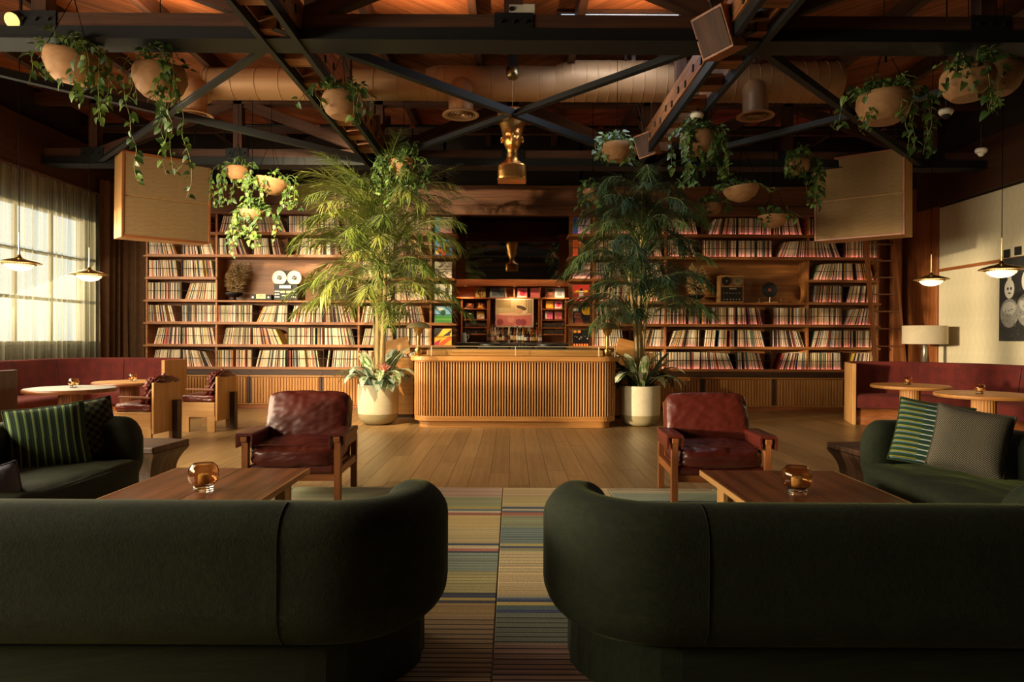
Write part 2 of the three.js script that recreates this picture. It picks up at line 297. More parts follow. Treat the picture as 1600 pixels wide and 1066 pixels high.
{ // back wall, either side of the bar opening, and the bar alcove
  const w = structure('wall_back');
  for (const s of [-1, 1]) part(w, 'wall_panel', box(6.15, 5.2, 0.2, s * 4.325, 2.6, ZB - 0.1), M.darkWall);
  part(w, 'wall_panel', box(2.6, 1.35, 0.2, 0, 4.55, ZB - 0.1), M.darkWall);
  part(w, 'header_board', rbox(13.6, 0.36, 0.1, 0.01, 0, 3.86, -12.36), M.header);       // broad boards over the record shelves
  part(w, 'header_board', rbox(13.6, 0.17, 0.14, 0.01, 0, 3.585, -12.33), M.header);
  part(w, 'pilaster', rbox(0.16, 4.0, 0.14, 0.01, 6.98, 2.0, -12.45), M.teak);
  part(w, 'wood_panel', rbox(0.75, 4.0, 0.05, 0.01, 6.93, 2.0, -12.7), M.teak);
  const a = structure('wall_bar');
  for (const s of [-1, 1]) part(a, 'side_wall', box(0.1, 4, 1.6, s * 1.85, 2, -13.6), M.teak);
  part(a, 'rear_wall', box(3.8, 4, 0.1, 0, 2, -14.42), M.teak);
  part(a, 'soffit', box(3.8, 0.1, 1.7, 0, 3.98, -13.6), M.darkPanel);
  const f = structure('wall_front'); part(f, 'wall_panel', box(15, 5.2, 0.2, 0, 2.6, ZF + 0.1), M.darkWall);
  const b = structure('baseboard_back'); for (const s of [-1, 1]) part(b, 'board', rbox(5.5, 0.09, 0.03, 0.004, s * 3.85, 0.045, -12.24), M.teak);
}
// ------------------------------------------------------------------ roof trusses, long beams and braces
function truss(z) {
  const t = structure('roof_truss');
  part(t, 'bottom_chord', box(14.6, 0.13, 0.18, 0, 4.085, z), M.timber);
  part(t, 'steel_channel', box(14.6, 0.12, 0.24, 0, 3.96, z), M.steel);
  part(t, 'steel_flange', box(14.6, 0.012, 0.3, 0, 3.905, z), M.steel);
  part(t, 'top_chord', box(14.6, 0.16, 0.16, 0, 4.92, z), M.timber);
  for (const x of [-6.4, -4.2, -2.05, 0, 2.05, 4.2, 6.4]) part(t, 'post', box(x ? 0.13 : 0.17, 0.8, 0.14, x, 4.5, z + 0.01), M.timber);
  for (const [a, b] of [[-6.3, -4.3], [-2.15, -4.1], [-1.95, -0.12], [1.95, 0.12], [2.15, 4.1], [6.3, 4.3]]) part(t, 'diagonal', beam(V(a, 4.12, z), V(b, 4.86, z), 0.12, 0.14), M.timber);
  for (const x of [-6.4, -4.2, -2.05, 0, 2.05, 4.2, 6.4]) { part(t, 'gusset_plate', box(0.34, 0.16, 0.012, x, 4.08, z + 0.1), M.steel); for (const k of [-0.11, 0, 0.11]) part(t, 'bolt', cyl(0.016, 0.016, 0.03, 6).rotateX(Math.PI / 2).translate(x + k, 4.08, z + 0.115), M.black); }
}
truss(-6.13); truss(-10.5); truss(-1.75);
for (const s of [-1, 1]) {
  const t = structure('long_beam');
  for (const k of [-1, 1]) { part(t, 'steel_angle', box(0.05, 0.1, 12.2, s * 2.05 + k * 0.15, 3.93, -4.4), M.steel); part(t, 'side_plank', box(0.05, 0.24, 12.2, s * 2.05 + k * 0.16, 4.12, -4.4), M.timberRaw); }
  for (let z = -1; z > -10.2; z -= 0.62) { part(t, 'spacer_block', box(0.26, 0.12, 0.2, s * 2.05, 3.99, z), M.timberRaw); }
  for (let z = -1.2; z > -10.2; z -= 0.31) for (const k of [-1, 1]) part(t, 'bolt', rbox(0.02, 0.07, 0.045, 0.005, s * 2.05 + k * 0.19, 4.1 + ((z * 100 | 0) % 2) * 0.05, z, 1, 1), M.black);
  for (let z = -2.6; z > -10.4; z -= 1.45) { part(t, 'post', box(0.12, 0.75, 0.12, s * 2.05, 4.5, z), M.timber); part(t, 'web', beam(V(s * 2.05, 4.2, z), V(s * 2.05, 4.86, z - 1.35), 0.1, 0.12), M.timber); }
}
for (const [a, b] of [[[-2.05, 5.85], [2.05, 10.4]], [[2.05, 5.85], [-2.05, 10.4]], [[-6.3, 5.7], [-2.15, 10.35]], [[5.9, 5.7], [2.25, 10.35]], [[-2.1, 6.1], [-6.3, 10.4]], [[2.1, 6.1], [6.2, 10.4]]]) {
  const t = structure('steel_brace'); const A = V(a[0], 3.93, -a[1]), B = V(b[0], 3.93, -b[1]);
  part(t, 'angle_bar', beam(A, B, 0.075, 0.012), M.steel); part(t, 'angle_leg', beam(A.clone().add(V(0.03, 0.04, 0)), B.clone().add(V(0.03, 0.04, 0)), 0.012, 0.08), M.steel);
}
// ------------------------------------------------------------------ bookcases with their records
const BX = [-6.6, -5.98, -5.34, -4.70, -4.06, -3.41, -2.77, -2.13, -1.47, -1.05];   // bay edges of the left case; the right one is mirrored
const TIER = (i) => 0.735 + 0.4045 * i, FRONT = -12.3, NICHE = [2, 6];               // niche: bays 2..5, tiers 3 and 4
const sleeveColors = [0xe8dcc0, 0xd8c8a0, 0xf0e8d4, 0xcbb890, 0xe0d0b0, 0xb89c70, 0xd6b48c, 0x2a2420, 0x14110f, 0x4a3a30, 0x8c3a2c, 0xc06a4c, 0x7a8a6a, 0x4c6a70, 0x9aa8a0, 0xc8a040, 0x6c2c3c, 0xe4c8b4];
const sleeveWords = ['cream', 'straw', 'ivory', 'khaki', 'sand', 'tan', 'peach', 'charcoal', 'black', 'brown', 'brick-red', 'terracotta', 'sage', 'teal', 'grey', 'ochre', 'plum', 'blush'];
const sleeveMats = sleeveColors.map((c) => std({ color: c, roughness: 0.7 }));
const sleeveWeights = [0, 0, 0, 1, 1, 1, 2, 2, 3, 3, 4, 4, 5, 5, 6, 6, 7, 7, 8, 8, 8, 9, 9, 9, 10, 11, 12, 13, 14, 15, 16, 17, 17];
const ledMat = std({ color: 0x402020, emissive: new THREE.Color().setRGB(1, 0.30, 0.30), emissiveIntensity: 0.35 });
const recordUnit = new THREE.BoxGeometry(1, 0.312, 0.312).translate(0, 0.156, -0.156);
const restRecords = []; let singles = 0;
const bayWords = ['outermost bay', 'second bay', 'third bay', 'fourth bay', 'fifth bay', 'sixth bay', 'seventh bay', 'bay beside the displayed sleeves'];
const tierWords = ['lowest shelf', 'second shelf from below', 'third shelf from below', 'fourth shelf from below', 'fifth shelf from below', 'second shelf from the top', 'top shelf'];
for (const s of [-1, 1]) {
  const side = s < 0 ? 'left' : 'right', X = (x) => s < 0 ? x : -x;
  const bc = thing('bookcase', `long ${side} wooden bookcase packed with record sleeves, ${s < 0 ? 'between the window drape and the bar opening' : 'between the bar opening and the ladder'}`, 'bookcase');
  const xa = X(BX[0]), xb = X(BX[9]), cx = (xa + xb) / 2, W = Math.abs(xb - xa);
  part(bc, 'back_panel', box(W, 2.95, 0.03, cx, 2.15, -12.72), M.shelf);
  for (let i = 0; i < 7; i++) {
    const y = TIER(i) - 0.018;
    if (i === 4) { for (const [p, q] of [[0, 2], [6, 9]]) part(bc, 'shelf', rbox(Math.abs(BX[q] - BX[p]) + 0.04, 0.036, 0.42, 0.006, X((BX[p] + BX[q]) / 2), y, -12.51), M.shelf); }
    else part(bc, 'shelf', rbox(W + 0.1, 0.036, 0.42, 0.008, cx, y, -12.51), M.shelf);
  }
  part(bc, 'top_board', rbox(W + 0.1, 0.04, 0.44, 0.008, cx, 3.585, -12.5), M.shelf);
  for (const [k, i0, i1] of [[0, 0, 7], [2, 0, 7], [6, 0, 7], [8, 0, 7]]) for (let i = i0; i < i1; i++) if (!(i === 4 && k !== 0 && k !== 8)) {
    const tall = i === 3 && (k === 2 || k === 6); part(bc, 'upright', rbox(0.035, tall ? 0.77 : 0.368, 0.38, 0.004, X(BX[k]), TIER(i) + (tall ? 0.385 : 0.184), -12.52), M.shelf);
  }
  for (let i = 0; i < 7; i++) for (const [p, q] of (i === 3 || i === 4) ? [[0, 2], [6, 9]] : [[0, 9]]) {
    part(bc, 'rail_wire', rod(V(X(BX[p]), TIER(i) + 0.165, -12.335), V(X(BX[q]), TIER(i) + 0.165, -12.335), 0.0045, 5), M.wire);
    for (let k = p + 1; k < q; k++) if (![2, 6, 8].includes(k)) part(bc, 'divider', box(0.008, 0.33, 0.34, X(BX[k]), TIER(i) + 0.165, -12.52), M.wire);
    // light strip behind the lip of the shelf
    const len = Math.abs(BX[q] - BX[p]) - 0.05, xm = X((BX[p] + BX[q]) / 2);
    part(bc, 'light_strip', box(len, 0.006, 0.005, xm, TIER(i) + 0.004, -12.318), ledMat); part(bc, 'shelf_lip', rbox(Math.abs(BX[q] - BX[p]), 0.05, 0.014, 0.004, xm, TIER(i) - 0.009, -12.306, 0, 1), M.shelf);
    const L = new THREE.RectAreaLight(new THREE.Color().setRGB(1, 0.26, 0.28), s > 0 ? LED_R : LED_L, len, 0.008); L.position.set(xm, TIER(i) + 0.006, -12.322); L.lookAt(xm, TIER(i) + 0.06, -12.40); scene.add(L);
  }
  // records
  for (let i = 0; i < 7; i++) for (let b = 0; b < 8; b++) {
    if ((i === 3 || i === 4) && b >= NICHE[0] && b < NICHE[1]) continue;
    const lo = Math.min(X(BX[b]), X(BX[b + 1])) + 0.024, hi = Math.max(X(BX[b]), X(BX[b + 1])) - 0.024;
    const mode = rnd(), fill = rr(0.62, 1) , lean = mode < 0.18 ? 0 : mode < 0.68 ? 1 : -1, maxA = lean ? rr(0.12, 0.46) : 0.02, end = lean ? hi - (1 - fill) * 0.3 : hi;
    const list = []; let x = 0; const span = end - lo - (lean ? Math.sin(maxA) * 0.31 : 0);
    while (x < span) { const t = rr(0.004, 0.014); const f = x / span, a = lean ? maxA * Math.max(0.04, f) + rr(0, 0.008) : rr(-0.015, 0.015); list.push([x, t, a]); x += t / Math.cos(a) + 0.0008; if (rnd() < 0.012) x += rr(0.02, 0.06); }
    const want = [[1, 2], [1, 3], [1, 4], [2, 2], [2, 3], [2, 4], [5, 3]].some(([ti, bi]) => ti === i && bi === b);
    list.forEach(([x, t, a], li) => {
      // lean 1: tops tip to the left and the feet stand to the right, so the gap is at the upper right; lean -1 is the mirror image
      const px = lean >= 0 ? lo + x + t / 2 + (lean ? Math.sin(maxA) * 0.31 * (x / span) : 0) : hi - x - t / 2 - Math.sin(maxA) * 0.31 * (x / span), ang = lean >= 0 ? a : -a;
      const mi = pick(sleeveWeights), z = -12.345 - rr(0, 0.012), y = TIER(i) + 0.001 + Math.abs(Math.sin(a)) * t / 2;
      if (want && singles < 300 && t > 0.006) {
        const m = new THREE.Mesh(recordUnit, sleeveMats[mi]); m.name = numbered('record_sleeve'); m.scale.x = t; m.position.set(px, y, z); m.rotation.z = ang; scene.add(m); singles++;
        tag(m, `${sleeveWords[mi]} sleeve, ${nth(lean >= 0 ? li + 1 : list.length - li)} from left, ${bayWords[b]}, ${tierWords[i]}, ${side} bookcase`, 'record', `record sleeves, ${side} bookcase, ${tierWords[i]}`);
      } else restRecords.push([px, y, z, ang, t, mi]);
    });
  }
}
{
  const im = new THREE.InstancedMesh(recordUnit, std({ color: 0xffffff, roughness: 0.7 }), restRecords.length), o = new THREE.Object3D(), c = new THREE.Color();
  restRecords.forEach(([x, y, z, a, t, mi], i) => { o.position.set(x, y, z); o.rotation.set(0, 0, a); o.scale.set(t, 1, 1); o.updateMatrix(); im.setMatrixAt(i, o.matrix); im.setColorAt(i, c.set(sleeveColors[mi])); });
  im.name = 'record_collection'; im.userData.kind = 'stuff'; tag(im, 'thousands of record sleeves filling the other shelves of both bookcases', 'records'); scene.add(im);
}
// sleeves shown face-on at the inner ends
function coverArt(kind) {
  return canvasTex(128, 128, (g, w) => {
    const R = (c, x, y, a, b) => { g.fillStyle = c; g.fillRect(x * w, y * w, a * w, b * w); }, C = (c, x, y, r, ry = r) => { g.fillStyle = c; g.beginPath(); g.ellipse(x * w, y * w, r * w, ry * w, 0, 0, 7); g.fill(); }, P = (c, ...p) => { g.fillStyle = c; g.beginPath(); p.forEach(([x, y], i) => i ? g.lineTo(x * w, y * w) : g.moveTo(x * w, y * w)); g.fill(); };
    ({
      teal() { R('#b4a890', 0, 0, 1, 1); R('#3fa6b4', 0, 0, 0.22, 1); C('#d8dca0', 0.85, 0.15, 0.1); R('#8f8878', 0.45, 0.3, 0.2, 0.03); },
      shapes() { R('#2f78b8', 0, 0, 1, 1); P('#1a2a50', [0.1, 0.1], [0.5, 0], [0.4, 0.4]); P('#e8642c', [0.1, 0.35], [0.9, 0.6], [0.5, 1], [0.3, 0.8]); C('#f0a060', 0.7, 0.35, 0.2, 0.14); P('#e8c048', [0, 0.7], [0.3, 0.6], [0.2, 1]); },
      ink() { R('#d8ccb0', 0, 0, 1, 1); for (let i = 0; i < 40; i++) R('#1c1a18', rnd(), rnd(), rr(0.02, 0.2), rr(0.01, 0.05)); },
      house() { R('#e6dcc0', 0, 0, 1, 1); R('#6a6a60', 0.15, 0.25, 0.18, 0.35); C('#50544c', 0.24, 0.27, 0.09); R('#4c4438', 0.62, 0.3, 0.2, 0.45); C('#4c4438', 0.72, 0.3, 0.1); P('#a09478', [0, 0.95], [0.6, 0.7], [1, 0.8], [1, 1], [0, 1]); },
      meadow() { R('#7fb4d0', 0, 0, 1, 0.55); C('#e8e8d8', 0.3, 0.15, 0.25, 0.08); R('#3f8a3c', 0, 0.52, 1, 0.48); C('#2a5a30', 0.5, 0.35, 0.16, 0.14); R('#3a3020', 0.48, 0.42, 0.04, 0.16); R('#6aa848', 0, 0.7, 1, 0.1); },
      flame() { R('#f0b030', 0, 0, 1, 1); P('#1a1210', [0, 0], [0.5, 0], [0.2, 0.4], [0, 0.5]); P('#e05828', [0.1, 1], [0.9, 0.4], [1, 0.6], [0.5, 1]); P('#1a1210', [0.45, 0.45], [1, 0.05], [0.9, 0.4]); P('#a02c40', [0, 0.8], [0.4, 0.6], [0.2, 1], [0, 1]); },
      bluebar() { R('#b0a4a8', 0, 0, 1, 1); R('#2448b0', 0, 0, 0.28, 1); R('#203020', 0.08, 0.15, 0.15, 0.2); C('#6a6070', 0.6, 0.5, 0.08); },
      ember() { R('#151010', 0, 0, 1, 1); R('#d8602c', 0, 0, 0.3, 1); C('#a8683c', 0.5, 0.35, 0.2); C('#6a4830', 0.65, 0.6, 0.25); C('#e08848', 0.4, 0.15, 0.1); },
      stripes() { R('#ecdcc8', 0, 0, 1, 1); for (let i = 0; i < 3; i++) R('#d0708c', 0, 0.08 + i * 0.3, 1, 0.1); C('#b8b4b0', 0.5, 0.55, 0.28, 0.22); C('#e6dcd0', 0.5, 0.6, 0.14); },
      sunset() { R('#d83c30', 0, 0, 1, 0.5); P('#f0c030', [0, 0.5], [0.25, 0.3], [0.5, 0.42], [0.8, 0.28], [1, 0.5]); R('#a83428', 0, 0.5, 1, 0.5); C('#2a1810', 0.5, 0.28, 0.08); P('#e8dcd0', [0.4, 0.36], [0.6, 0.36], [0.65, 0.75], [0.35, 0.75]); for (let i = 0; i < 30; i++) C('#e8c8b8', rnd(), rr(0.75, 1), 0.025); },
      night() { R('#12101a', 0, 0, 1, 1); C('#f0b428', 0.85, 0.2, 0.32, 0.28); C('#7a4430', 0.3, 0.5, 0.22, 0.2); P('#5a3020', [0.1, 1], [0.2, 0.6], [0.55, 0.65], [0.65, 1]); R('#d8d0b8', 0.05, 0.06, 0.3, 0.18); },
      windows() { R('#100e10', 0, 0, 1, 1); for (const x of [0.06, 0.3]) R('#f09830', x, 0.05, 0.18, 0.15); for (let i = 0; i < 14; i++) C('#e8e0d0', rr(0.1, 0.9), rr(0.4, 0.6), rr(0.01, 0.04)); for (let i = 0; i < 6; i++) R('#f08c30', 0.06 + i * 0.15, 0.84, 0.1, 0.12); },
      amber() { R('#e0a030', 0, 0, 1, 1); C('#f0c860', 0.5, 0.5, 0.25); C('#c04820', 0.5, 0.5, 0.07); }, rose() { R('#e8889c', 0, 0, 1, 1); C('#c83050', 0.5, 0.5, 0.3); R('#f4d8c8', 0, 0.85, 1, 0.15); },
      magenta() { R('#e870a0', 0, 0, 1, 1); R('#f2d0c0', 0, 0, 0.3, 1); }, coral() { R('#e88080', 0, 0, 1, 1); R('#c04870', 0.1, 0.4, 0.8, 0.12); }, olive() { R('#a89850', 0, 0, 1, 1); C('#4a4420', 0.5, 0.5, 0.3); C('#c8b870', 0.5, 0.5, 0.18); },
      slate() { R('#8a98a0', 0, 0, 1, 1); R('#50606c', 0.2, 0.3, 0.5, 0.5); }, portrait() { R('#5a3420', 0, 0, 1, 1); C('#a86840', 0.5, 0.45, 0.24, 0.28); C('#1c1410', 0.5, 0.22, 0.28, 0.18); }, duo() { R('#2a1a14', 0, 0, 1, 1); C('#c88050', 0.32, 0.45, 0.15, 0.2); C('#b07048', 0.68, 0.5, 0.15, 0.2); P('#d8a030', [0.1, 1], [0.3, 0.7], [0.7, 0.7], [0.9, 1]); }, green() { R('#30502c', 0, 0, 1, 1); C('#e8e0d0', 0.5, 0.3, 0.3, 0.12); R('#203820', 0, 0.7, 1, 0.3); }, mustard() { R('#e0b838', 0, 0, 1, 0.4); R('#d8c8b0', 0, 0.4, 1, 0.6); for (let i = 0; i < 8; i++) C('#7a4030', rr(0.1, 0.9), rr(0.5, 0.9), 0.06); },
    })[kind]();
  });
}
function coverSleeve(kind, label, x, y, z, size = 0.312, tilt = -0.06, group, turn = 0) {
  const t = thing('displayed_sleeve', label, 'record', [x, y, z], turn, group), g = new THREE.BoxGeometry(size, size, 0.006).translate(0, size / 2, 0); g.rotateX(tilt);
  part(t, 'cover', g, std({ color: 0xe8e0d0, roughness: 0.6 }));
  const f = new THREE.PlaneGeometry(size - 0.002, size - 0.002).translate(0, size / 2, 0.0036); f.rotateX(tilt); part(t, 'front_print', f, std({ map: coverArt(kind), roughness: 0.45 })); return t;
}
[['flame', 'yellow, orange and black abstract sleeve shown face-on, lowest of the left display column', 1], ['meadow', 'green meadow and tree sleeve shown face-on in the left display column', 2], ['house', 'cream sleeve with drawn arches shown face-on in the left display column', 3], ['ink', 'ink-scribbled pale sleeve half behind the palm in the left display column', 4], ['shapes', 'blue sleeve with orange shapes shown face-on in the left display column', 5], ['teal', 'grey sleeve with teal edge, topmost of the left display column', 6]].forEach(([k, l, i]) => coverSleeve(k, l, -1.25, TIER(i) + 0.001, -12.36));
[['windows', 'black sleeve with orange squares, lowest of the right display column', 1], ['night', 'black and yellow sleeve with brown figure in the right display column', 2], ['sunset', 'red and yellow sunset sleeve in the right display column', 3], ['stripes', 'pink and cream striped sleeve in the right display column', 4], ['ember', 'black and orange sleeve in the right display column', 5], ['bluebar', 'grey sleeve with blue band, topmost of the right display column', 6]].forEach(([k, l, i]) => coverSleeve(k, l, 1.25, TIER(i) + 0.001, -12.36));
// stacks of sleeves behind each face-on sleeve
// ------------------------------------------------------------------ low cabinets below the records
{
  const edges = [-6.6, -5.98, -4.70, -3.41, -2.13, -1.05], words = ['next to the drape', 'behind the nearer wooden armchairs', 'left of the leather armchair', 'behind the leather armchair', 'beside the potted palm'];
  for (const s of [-1, 1]) for (let k = 0; k < 5; k++) {
    const a = edges[k], b = edges[k + 1], w = b - a - 0.006, cx = s < 0 ? (a + b) / 2 : -(a + b) / 2;
    const t = thing('base_cabinet', `low fluted oak cabinet under the ${s < 0 ? 'left' : 'right'} records, ${['outermost of the row', 'second of the row from the wall', 'middle one of the row', 'fourth of the row from the wall', 'innermost of the row beside the bar'][k]}`, 'cabinet', [cx, 0, -12.2]);
    part(t, 'carcass', rbox(w, 0.5, 0.5, 0.004, 0, 0.34, -0.28), M.darkPanel);
    const n = Math.round((w - 0.1) / 0.052), sl = []; for (let i = 0; i < n; i++) sl.push(rbox((w - 0.1) / n - 0.012, 0.46, 0.022, 0.006, -(w - 0.1) / 2 + (i + 0.5) * (w - 0.1) / n, 0.335, -0.015, 1, 1));
    part(t, 'door_panel', box(w - 0.08, 0.48, 0.012, 0, 0.335, -0.028), M.shelf); stuff(part(t, 'door_slats', merged(sl), M.oak));
    part(t, 'top_rail', rbox(w, 0.025, 0.06, 0.004, 0, 0.59, -0.03), M.oak); part(t, 'bottom_rail', rbox(w, 0.02, 0.06, 0.004, 0, 0.09, -0.03), M.oak);
    part(t, 'recess', box(w, 0.1, 0.4, 0, 0.652, -0.32), M.darkPanel);
  }
}
// ------------------------------------------------------------------ the disc jockey counter
const BAR = { x: 0.045, z: -9.73, w: 2.92, d: 0.95 };
{
  const t = thing('counter', 'oak counter with rounded corners and vertical slatted front in the middle of the room', 'counter', [BAR.x, 0, BAR.z]);
  const outline = (o, r) => rrect(-BAR.w / 2 - o, -o, BAR.w / 2 + o, BAR.d + o, [r + o, r + o, 0.03, 0.03], 8);   // x, depth
  const slab = (o, y0, y1, m, name, bev = 0.008) => { const g = extrude(outline(o - bev, 0.24), y1 - y0 - 2 * bev, bev); g.rotateX(-Math.PI / 2); g.translate(0, y0 + bev, 0); const n = grainUV(g.index ? g.toNonIndexed() : g, 0); return part(t, name, n, m); };
  slab(-0.07, 0, 0.1, M.oak, 'plinth'); slab(0, 0.1, 0.175, M.oak, 'base_band'); slab(-0.035, 0.17, 0.97, M.darkPanel, 'core'); slab(0.06, 0.958, 1.032, M.oak, 'countertop', 0.02); slab(0, 0.945, 0.96, M.oak, 'top_band', 0.003);
  // slats along both short sides and the front
  const ring = outline(-0.012, 0.24).map(([x, z]) => [x, -z]); const path = []; for (let i = 0; i < 18; i++) path.push(ring[i]);
  path.unshift([ring[0][0], -BAR.d + 0.05]); path.push([ring[17][0], -BAR.d + 0.05]);
  let run = 0; const cum = path.map((p, i) => i ? run += Math.hypot(p[0] - path[i - 1][0], p[1] - path[i - 1][1]) : 0), N = Math.round(run / 0.0385);
  const sg = [0, 1, 2].map(() => rbox(0.022, 0.775, 0.034, 0.007, 0, 0.562, 0, 1, 1));
  for (let i = 0; i < N; i++) {
    const s = (i + 0.5) / N * run; let k = 1; while (cum[k] < s) k++; const f = (s - cum[k - 1]) / (cum[k] - cum[k - 1]), a = path[k - 1], b = path[k];
    const m = part(t, 'slat', sg[i % 3], M.oak); m.position.set(lerp(a[0], b[0], f), 0, lerp(a[1], b[1], f)); m.rotation.y = Math.atan2(-(b[1] - a[1]), b[0] - a[0]);
  }
}
{
  const acrylic = phy({ color: new THREE.Color().setRGB(0.95, 0.95, 0.9), roughness: 0.06, transmission: 1, thickness: 0, ior: 1.5 });
  const t = thing('glass_guard', 'low clear acrylic guard standing along the front edge of the slatted counter', 'guard', [BAR.x, 1.032, BAR.z]);
  for (const [a, b] of [[-1.42, 0.005], [0.012, 1.43]]) { part(t, 'pane', rbox(b - a, 0.135, 0.008, 0.003, (a + b) / 2, 0.0675, -0.06), acrylic); part(t, 'top_edge', rbox(b - a, 0.006, 0.01, 0.002, (a + b) / 2, 0.138, -0.06), std({ color: 0xb8ac88, roughness: 0.3 })); part(t, 'pane_edge', box(0.006, 0.135, 0.01, b, 0.0675, -0.06), std({ color: 0xd8cfae, roughness: 0.4 })); }
  for (const s of [-1, 1]) part(t, 'pane', rbox(0.008, 0.135, 0.6, 0.003, s * 1.43, 0.0675, -0.37), acrylic);
  for (const s of [-1.2, 1.2]) part(t, 'clip', box(0.012, 0.14, 0.014, s, 0.07, -0.06), std({ color: 0xd8cfae, roughness: 0.4 }));
}
{
  const t = thing('equipment_deck', 'long tan equipment deck lying on the slatted counter behind the clear guard', 'console', [BAR.x, 1.0325, BAR.z - 0.45]);
  part(t, 'body', rbox(2.56, 0.085, 0.56, 0.012, 0, 0.0425, 0, 0), M.oakLight); part(t, 'mat', rbox(2.5, 0.008, 0.5, 0.003, 0, 0.089, 0, 0), std({ color: 0x9a8460, roughness: 0.5 }));
  part(t, 'mixer', rbox(0.3, 0.05, 0.3, 0.008, 0.1, 0.112, 0), M.black); for (let k = 0; k < 4; k++) part(t, 'knob', cyl(0.012, 0.012, 0.02, 12, 0.02 + k * 0.05, 0.146, 0.05), M.steel);
}
for (const [s, w] of [[-1, 'left'], [1, 'right']]) {
  const t = thing('turntable', `flat black record turntable on the ${w} half of the slatted counter`, 'turntable', [BAR.x + s * 0.42 + 0.1, 1.1265, BAR.z - 0.45]);
  part(t, 'plinth', rbox(0.44, 0.05, 0.34, 0.012, 0, 0.025, 0), M.black); part(t, 'platter', cyl(0.155, 0.155, 0.02, 40, -0.04, 0.062, 0), M.black); part(t, 'record', cyl(0.15, 0.15, 0.004, 40, -0.04, 0.074, 0), M.blackGloss);
  part(t, 'tonearm', tube([V(0.17, 0.085, -0.12), V(0.18, 0.09, 0), V(0.1, 0.085, 0.1)], 0.005), M.steel);
}
for (const [s, w] of [[-1, 'left'], [1, 'right']]) {
  const p = at(s < 0 ? 654 : 949, 540, 9.95); const t = thing('mushroom_lamp', `brass mushroom table lamp on the ${w} end of the slatted counter`, 'lamp', [p.x, 1.033, p.z]);
  part(t, 'base', lathe([[0, 0], [0.055, 0], [0.055, 0.09], [0.045, 0.1], [0.0, 0.1]]), M.brass); part(t, 'stem', lathe([[0.0, 0.1], [0.026, 0.1], [0.024, 0.27], [0.04, 0.32], [0.062, 0.355], [0.066, 0.385], [0.1, 0.4], [0.1, 0.405], [0, 0.405]]), M.brass);
  part(t, 'shade', lathe([[0.0, 0.492], [0.03, 0.49], [0.09, 0.476], [0.145, 0.447], [0.18, 0.407], [0.177, 0.403], [0.14, 0.43], [0.085, 0.462], [0, 0.475]], 40), std({ color: new THREE.Color().setRGB(0.6, 0.48, 0.28), roughness: 0.38, metalness: 0.8 })); part(t, 'finial', lathe([[0, 0.5], [0.012, 0.497], [0.016, 0.485], [0, 0.48]]), M.brass);
}
for (const [s, w] of [[-1, 'left'], [1, 'right']]) {
  const xa = s < 0 ? -2.24 : 1.62, xb = s < 0 ? -1.58 : 2.24, cx = (xa + xb) / 2, W = xb - xa;
  const t = thing('side_cabinet', `plain orange-brown oak cabinet with raised lid behind the ${w} potted palm`, 'cabinet', [cx, 0, -10.95]);
  part(t, 'body', rbox(W, 0.92, 0.5, 0.01, 0, 0.51, -0.28, 0), M.oak); part(t, 'plinth', box(W - 0.05, 0.06, 0.44, 0, 0.03, -0.28), M.darkPanel);
  part(t, 'side_panel', rbox(0.03, 1.06, 0.52, 0.006, -s * -1 * (W / 2 + 0.01) * 1, 0.53, -0.28), M.oak);
  const lid = rbox(W * 0.68, 0.3, 0.025, 0.008, 0, 0, 0, 0); lid.rotateX(-0.35); lid.rotateZ(s < 0 ? 0.26 : -0.24); lid.translate(-s * 0.03, 1.12, -0.12); part(t, 'lid', lid, M.oak);
}
